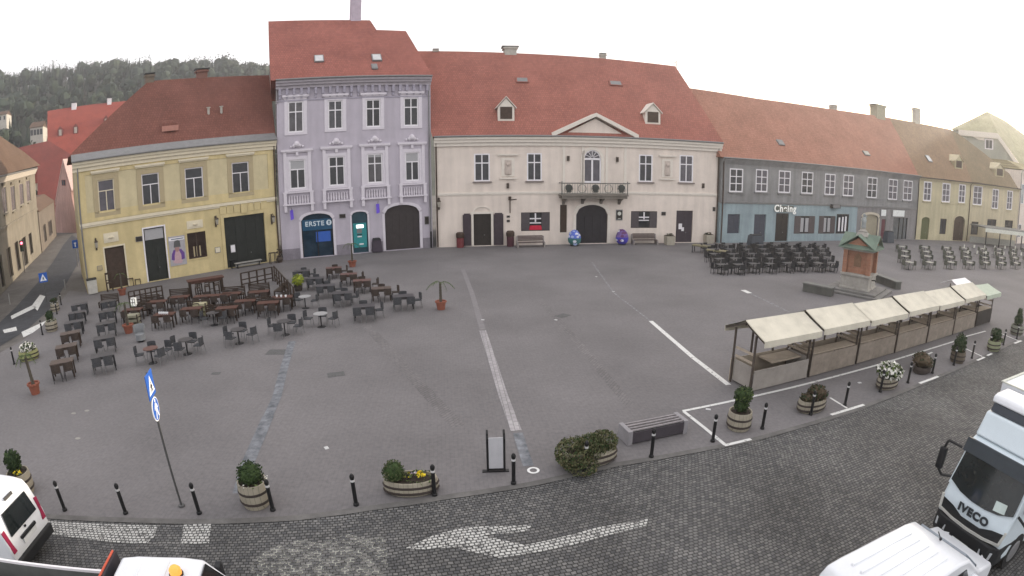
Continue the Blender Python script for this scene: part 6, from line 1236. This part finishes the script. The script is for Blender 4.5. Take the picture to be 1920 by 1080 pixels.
n=len(prof); vs=[(a,-.95-wfc(a,z),z) for a,z in prof]+[(a,-.95+wfc(a,z),z) for a,z in prof]; g.add(vs,[(i,(i+1)%n,n+(i+1)%n,n+i) for i in range(n)]+[tuple(range(n-1,-1,-1)),tuple(range(n,2*n))]); o=g.build('cab',M_vw,t,bevel=.05)
for p in o.data.polygons: p.use_smooth=True
o.data.set_sharp_from_angle(angle=radians(50))
for x,y in((.72,-.6),(.72,-1.3),(1.25,-.6),(1.25,-1.3)): g=MB(); g.box(x-.02,x+.02,y-.28,y+.28,1.985,2.005,tx=.5); g.build('roof_rib',M_vw,t)
g=MB(); g.slab([(1.87,-1.62,1.90),(1.87,-.28,1.90),(2.33,-.18,1.29),(2.33,-1.72,1.29)],(.035,0,.03)); fixn(g.build('windscreen',M_vg,t))
for s in(-1,1):
    g=MB(); y=-.95+s*.79; g.slab([(2.05,-.95+s*.862,1.24),(1.0,-.95+s*.862,1.24),(1.0,-.95+s*.80,1.78),(1.72,-.95+s*.80,1.78)],(0,s*.012,0)); fixn(g.build('side_window',M_vg,t)); g=MB(); yy=-.95+s*.98; g.box(1.92,2.05,yy-.1,yy+.1,1.32,1.66); k=g.build('mirror',M_pl,t,bevel=.03)
    for x in(2.2,-2.6): wheel(t,x,-.95+s*.9,.33)
g=MB(); g.lathe([(.13,0),(.13,.03)],14,(1.88-.6+.2,-.66,2.0)); k=g.build('beacon_base',M_pl,t); g=MB(); g.lathe([(.11,.03),(.11,.12),(.07,.17),(.02,.18)],14,(1.48,-.66,2.0)); g.build('beacon_lens',mat('orange beacon lens',(.85,.25,.04),rough=.2,emit=(1,.45,.1,.5)),k)
g=MB(); g.box(2.8,2.95,-1.8,-.1,.35,.6); g.build('front_bumper',M_pl,t,bevel=.03)
# box truck
TR=(10.10,6.86,0); t=thing('box_truck','large white box truck with dark grille facing the small van','truck',TR,radians(191.7))
def cw(x,z): return 1.06-.05*max(0,z-1.2)-(.10 if z<.7 else 0)*0-max(0,x+.12)*.25
hull('cab',[(-1.75,.5),(-1.75,2.72),(-.62,2.74),(-.42,2.66),(-.12,1.72),(.02,1.38),(.06,1.0),(.02,.92),(-.3,.5)],cw,M_vb,t,.06)
g=MB(); g.slab([(-.02,-1.04,.42),(.16,-.8,.42),(.18,0,.42),(.16,.8,.42),(-.02,1.04,.42),(-.8,1.05,.42),(-.8,-1.05,.42)],(0,0,.5)); g.build('bumper',mat('dark grey bumper',(.02,.021,.023),rough=.55),t,bevel=.04)
for s in(-1,1):
    g=MB(); g.slab([(.155,s*.56,.60),(.10,s*.90,.60),(.085,s*.92,.78),(.15,s*.56,.74)],(.02,0,0)); k=fixn(g.build('headlight',M_lamp,t)); g=MB(); g.slab([(.172,s*.66,.63),(.15,s*.80,.63),(.145,s*.78,.71),(.17,s*.66,.70)],(.015,0,0)); fixn(g.build('lamp_core',M_pl,k))
g=MB(); g.slab([(.075,-.93,1.0),(.105,-.5,.95),(.115,0,.93),(.105,.5,.95),(.075,.93,1.0),(.04,.95,1.28),(.06,.62,1.22),(.075,.3,1.10),(.075,-.3,1.10),(.06,-.62,1.22),(.04,-.95,1.28)],(-.06,0,0)); fixn(g.build('grille',M_pl,t))
g=MB()
P=[(.10,-.98,1.0),(.135,-.5,.935),(.145,0,.915),(.135,.5,.935),(.10,.98,1.0)]
for a,b in zip(P,P[1:]): g.slab([a,b,(b[0],b[1],b[2]+.055),(a[0],a[1],a[2]+.055)],(-.05,0,0))
for s in(-1,1): g.slab([(.10,s*.98,1.0),(.06,s*1.03,1.35),(.04,s*.97,1.35),(.09,s*.92,1.05)],(-.05,0,0))
fixn(g.build('grille_surround',mat('silver grille trim',(.45,.45,.42),rough=.4),t))
g=MB(); cols=((-.085,-.98,1.72,-.37,-.94,2.5),(-.05,-.6,1.58,-.35,-.58,2.515),(-.035,-.2,1.525,-.345,-.2,2.52),(-.035,.2,1.525,-.345,.2,2.52),(-.05,.6,1.58,-.35,.58,2.515),(-.085,.98,1.72,-.37,.94,2.5)); V_=[]
for c_ in cols: V_+=[(c_[0]+.03,c_[1],c_[2]),(c_[3]+.03,c_[4],c_[5])]
g.add(V_,[(2*i,2*i+2,2*i+3,2*i+1) for i in range(5)],0,True); g.build('windscreen',M_vg,t,smooth=80)
g=MB(); g.slab([(-.02,.42,1.62),(-.03,.75,1.66),(-.10,.72,1.86),(-.09,.40,1.83)],(.012,0,.004)); fixn(g.build('windscreen_card',mat('pale dashboard card',(.45,.52,.5)),t))
g=MB(); g.slab([(-.22,-1.02,2.42),(-.16,0,2.44),(-.22,1.02,2.42),(-.34,1.02,2.72),(-.28,0,2.74),(-.34,-1.02,2.72)],(-.06,0,0)); fixn(g.build('sun_visor',mat('smoky visor',(.022,.03,.038),rough=.2),t,bevel=.01))
text('lettering','IVECO',.265,mat('dark lettering',(.03,.035,.04)),t,(.062,.0,1.30),(pi/2,0,pi/2),ext=.012,bold=.012,sx=1.12)
g=MB(); g.box(.18,.2,-.26,.26,.5,.62); g.build('plate',M_plate,t)
for s in(-1,1):
    g=MB(); x0,y0=-.25,s*1.05; g.tube([(x0,y0,2.45),(x0+.12,y0+s*.38,2.5),(x0+.15,y0+s*.42,2.3),(x0+.15,y0+s*.42,1.75),(x0+.1,y0+s*.3,1.62),(x0,y0,1.68)],.035); k=g.build('mirror_arm',M_pl,t); g=MB(); g.box(x0+.06,x0+.22,y0+s*.42-.1,y0+s*.42+.1,1.75,2.32); g.build('mirror',M_pl,k,bevel=.05)
    g=MB(); g.slab([(-.55,s*1.045,1.65),(-1.4,s*1.045,1.65),(-1.4,s*1.0,2.4),(-.7,s*1.0,2.4)],(0,s*.02,0)); fixn(g.build('side_window',M_vg,t)); g=MB(); g.slab([(-.11,s*.995,1.6),(-.11,s*1.04,1.6),(-.44,s*1.0,2.5),(-.40,s*.95,2.5)],(.03,0,.0)); fixn(g.build('pillar',M_vb,t))
    for x in(-1.0,-4.6): wheel(t,x,s*1.06,.46,.3)
def dw(x,z): return .98-.06*max(0,z-2.75)
hull('roof_deflector',[(-1.7,2.745),(-.55,2.745),(-.62,2.86),(-.80,3.30),(-1.7,3.32)],dw,M_vb,t,.06)
hull('deflector_recess',[(-1.65,3.322),(-.84,3.322),(-.92,3.50),(-1.65,3.50)],lambda x,z:.86,mat('dark recess',(.03,.037,.05),rough=.3),t,.01)  # recess strip, its shade put in as a near black colour
hull('deflector_rim',[(-1.68,3.502),(-.90,3.502),(-.95,3.66),(-1.1,3.70),(-1.68,3.70)],lambda x,z:.93,M_vw,t,.05)
g=MB(); g.box(-7.6,-1.85,-1.2,1.2,.95,3.72); g.build('cargo_box',M_vw,t,bevel=.03); g=MB()
for x in(-1.9,-7.6): g.box(x,x+.07,-1.22,1.22,3.722,3.75)
for y in(-1.22,1.15): g.box(-7.6,-1.83,y,y+.07,3.722,3.752)
g.build('box_edge',mat('pale box edging',(.55,.56,.5)),t); g=MB(); g.box(-7.5,-1.0,-.45,.45,.55,.95); g.build('chassis',M_pl,t)
# litter, leaves and a patched trench in the paving
random.seed(5)
M_pap=mat('pale paper scrap',(.5,.5,.5)); 
for q in((1118,519),(1150,547),(1042,600),(905,600),(612,840),(1328,768),(1612,718)):
    p=at(*q); g=MB(); g.box(-.09,.09,-.06,.06,.0,.012,tx=.8); o=g.build('paper_scrap',M_pap,loc=p+Vector((0,0,.006)),rz=random.random()*3); tag(o,{1118:'paper scrap farthest out, before the arched gate',1150:'paper scrap on the faint painted line',1042:'paper scrap in the middle of the square',905:'paper scrap at the top of the pale granite strip',612:'paper scrap near the round barrel planter',1328:'paper scrap inside the white painted corner',1612:'paper scrap under the second market stall'}[q[0]],'litter')
for px0,px1,wd in (((640,560),(860,800),.5),((1010,560),(1180,760),.4)):
    a,b=at(*px0),at(*px1); Lr,Rr=ribbon([(a.x,a.y),((a.x+b.x)/2+.1,(a.y+b.y)/2),(b.x,b.y)],wd); g=MB()
    for i in range(2): g.poly([(*Rr[i],.004),(*Rr[i+1],.004),(*Lr[i+1],.004),(*Lr[i],.004)])
    g.build('relaid_paving',brickmat('relaid paving',(.135,.128,.129),(.165,.156,.157),(.10,.095,.096),.24,.12,.012,rot=-radians(60),bump=.2,var=.2) if 'relaid paving' not in MATS else MATS['relaid paving'],kind='structure')
# ------------------------------------------------------------------ evening haze: one even volume round camera and scene
hm=bpy.data.materials.new('thin evening haze'); hm.use_nodes=True; n=hm.node_tree; n.nodes.remove(n.nodes['Principled BSDF'])
pv=n.nodes.new('ShaderNodeVolumePrincipled'); pv.inputs['Color'].default_value=(.92,.92,.94,1); pv.inputs['Density'].default_value=.00065; pv.inputs['Anisotropy'].default_value=.62
n.links.new(pv.outputs[0],n.nodes['Material Output'].inputs['Volume'])
g=MB(); g.box(-520,520,-70,560,-1.5,125); o=g.build('haze',hm,kind='stuff'); o['label']='thin pale evening haze over the whole square'
S.cycles.volume_bounces=0; S.cycles.volume_step_rate=4
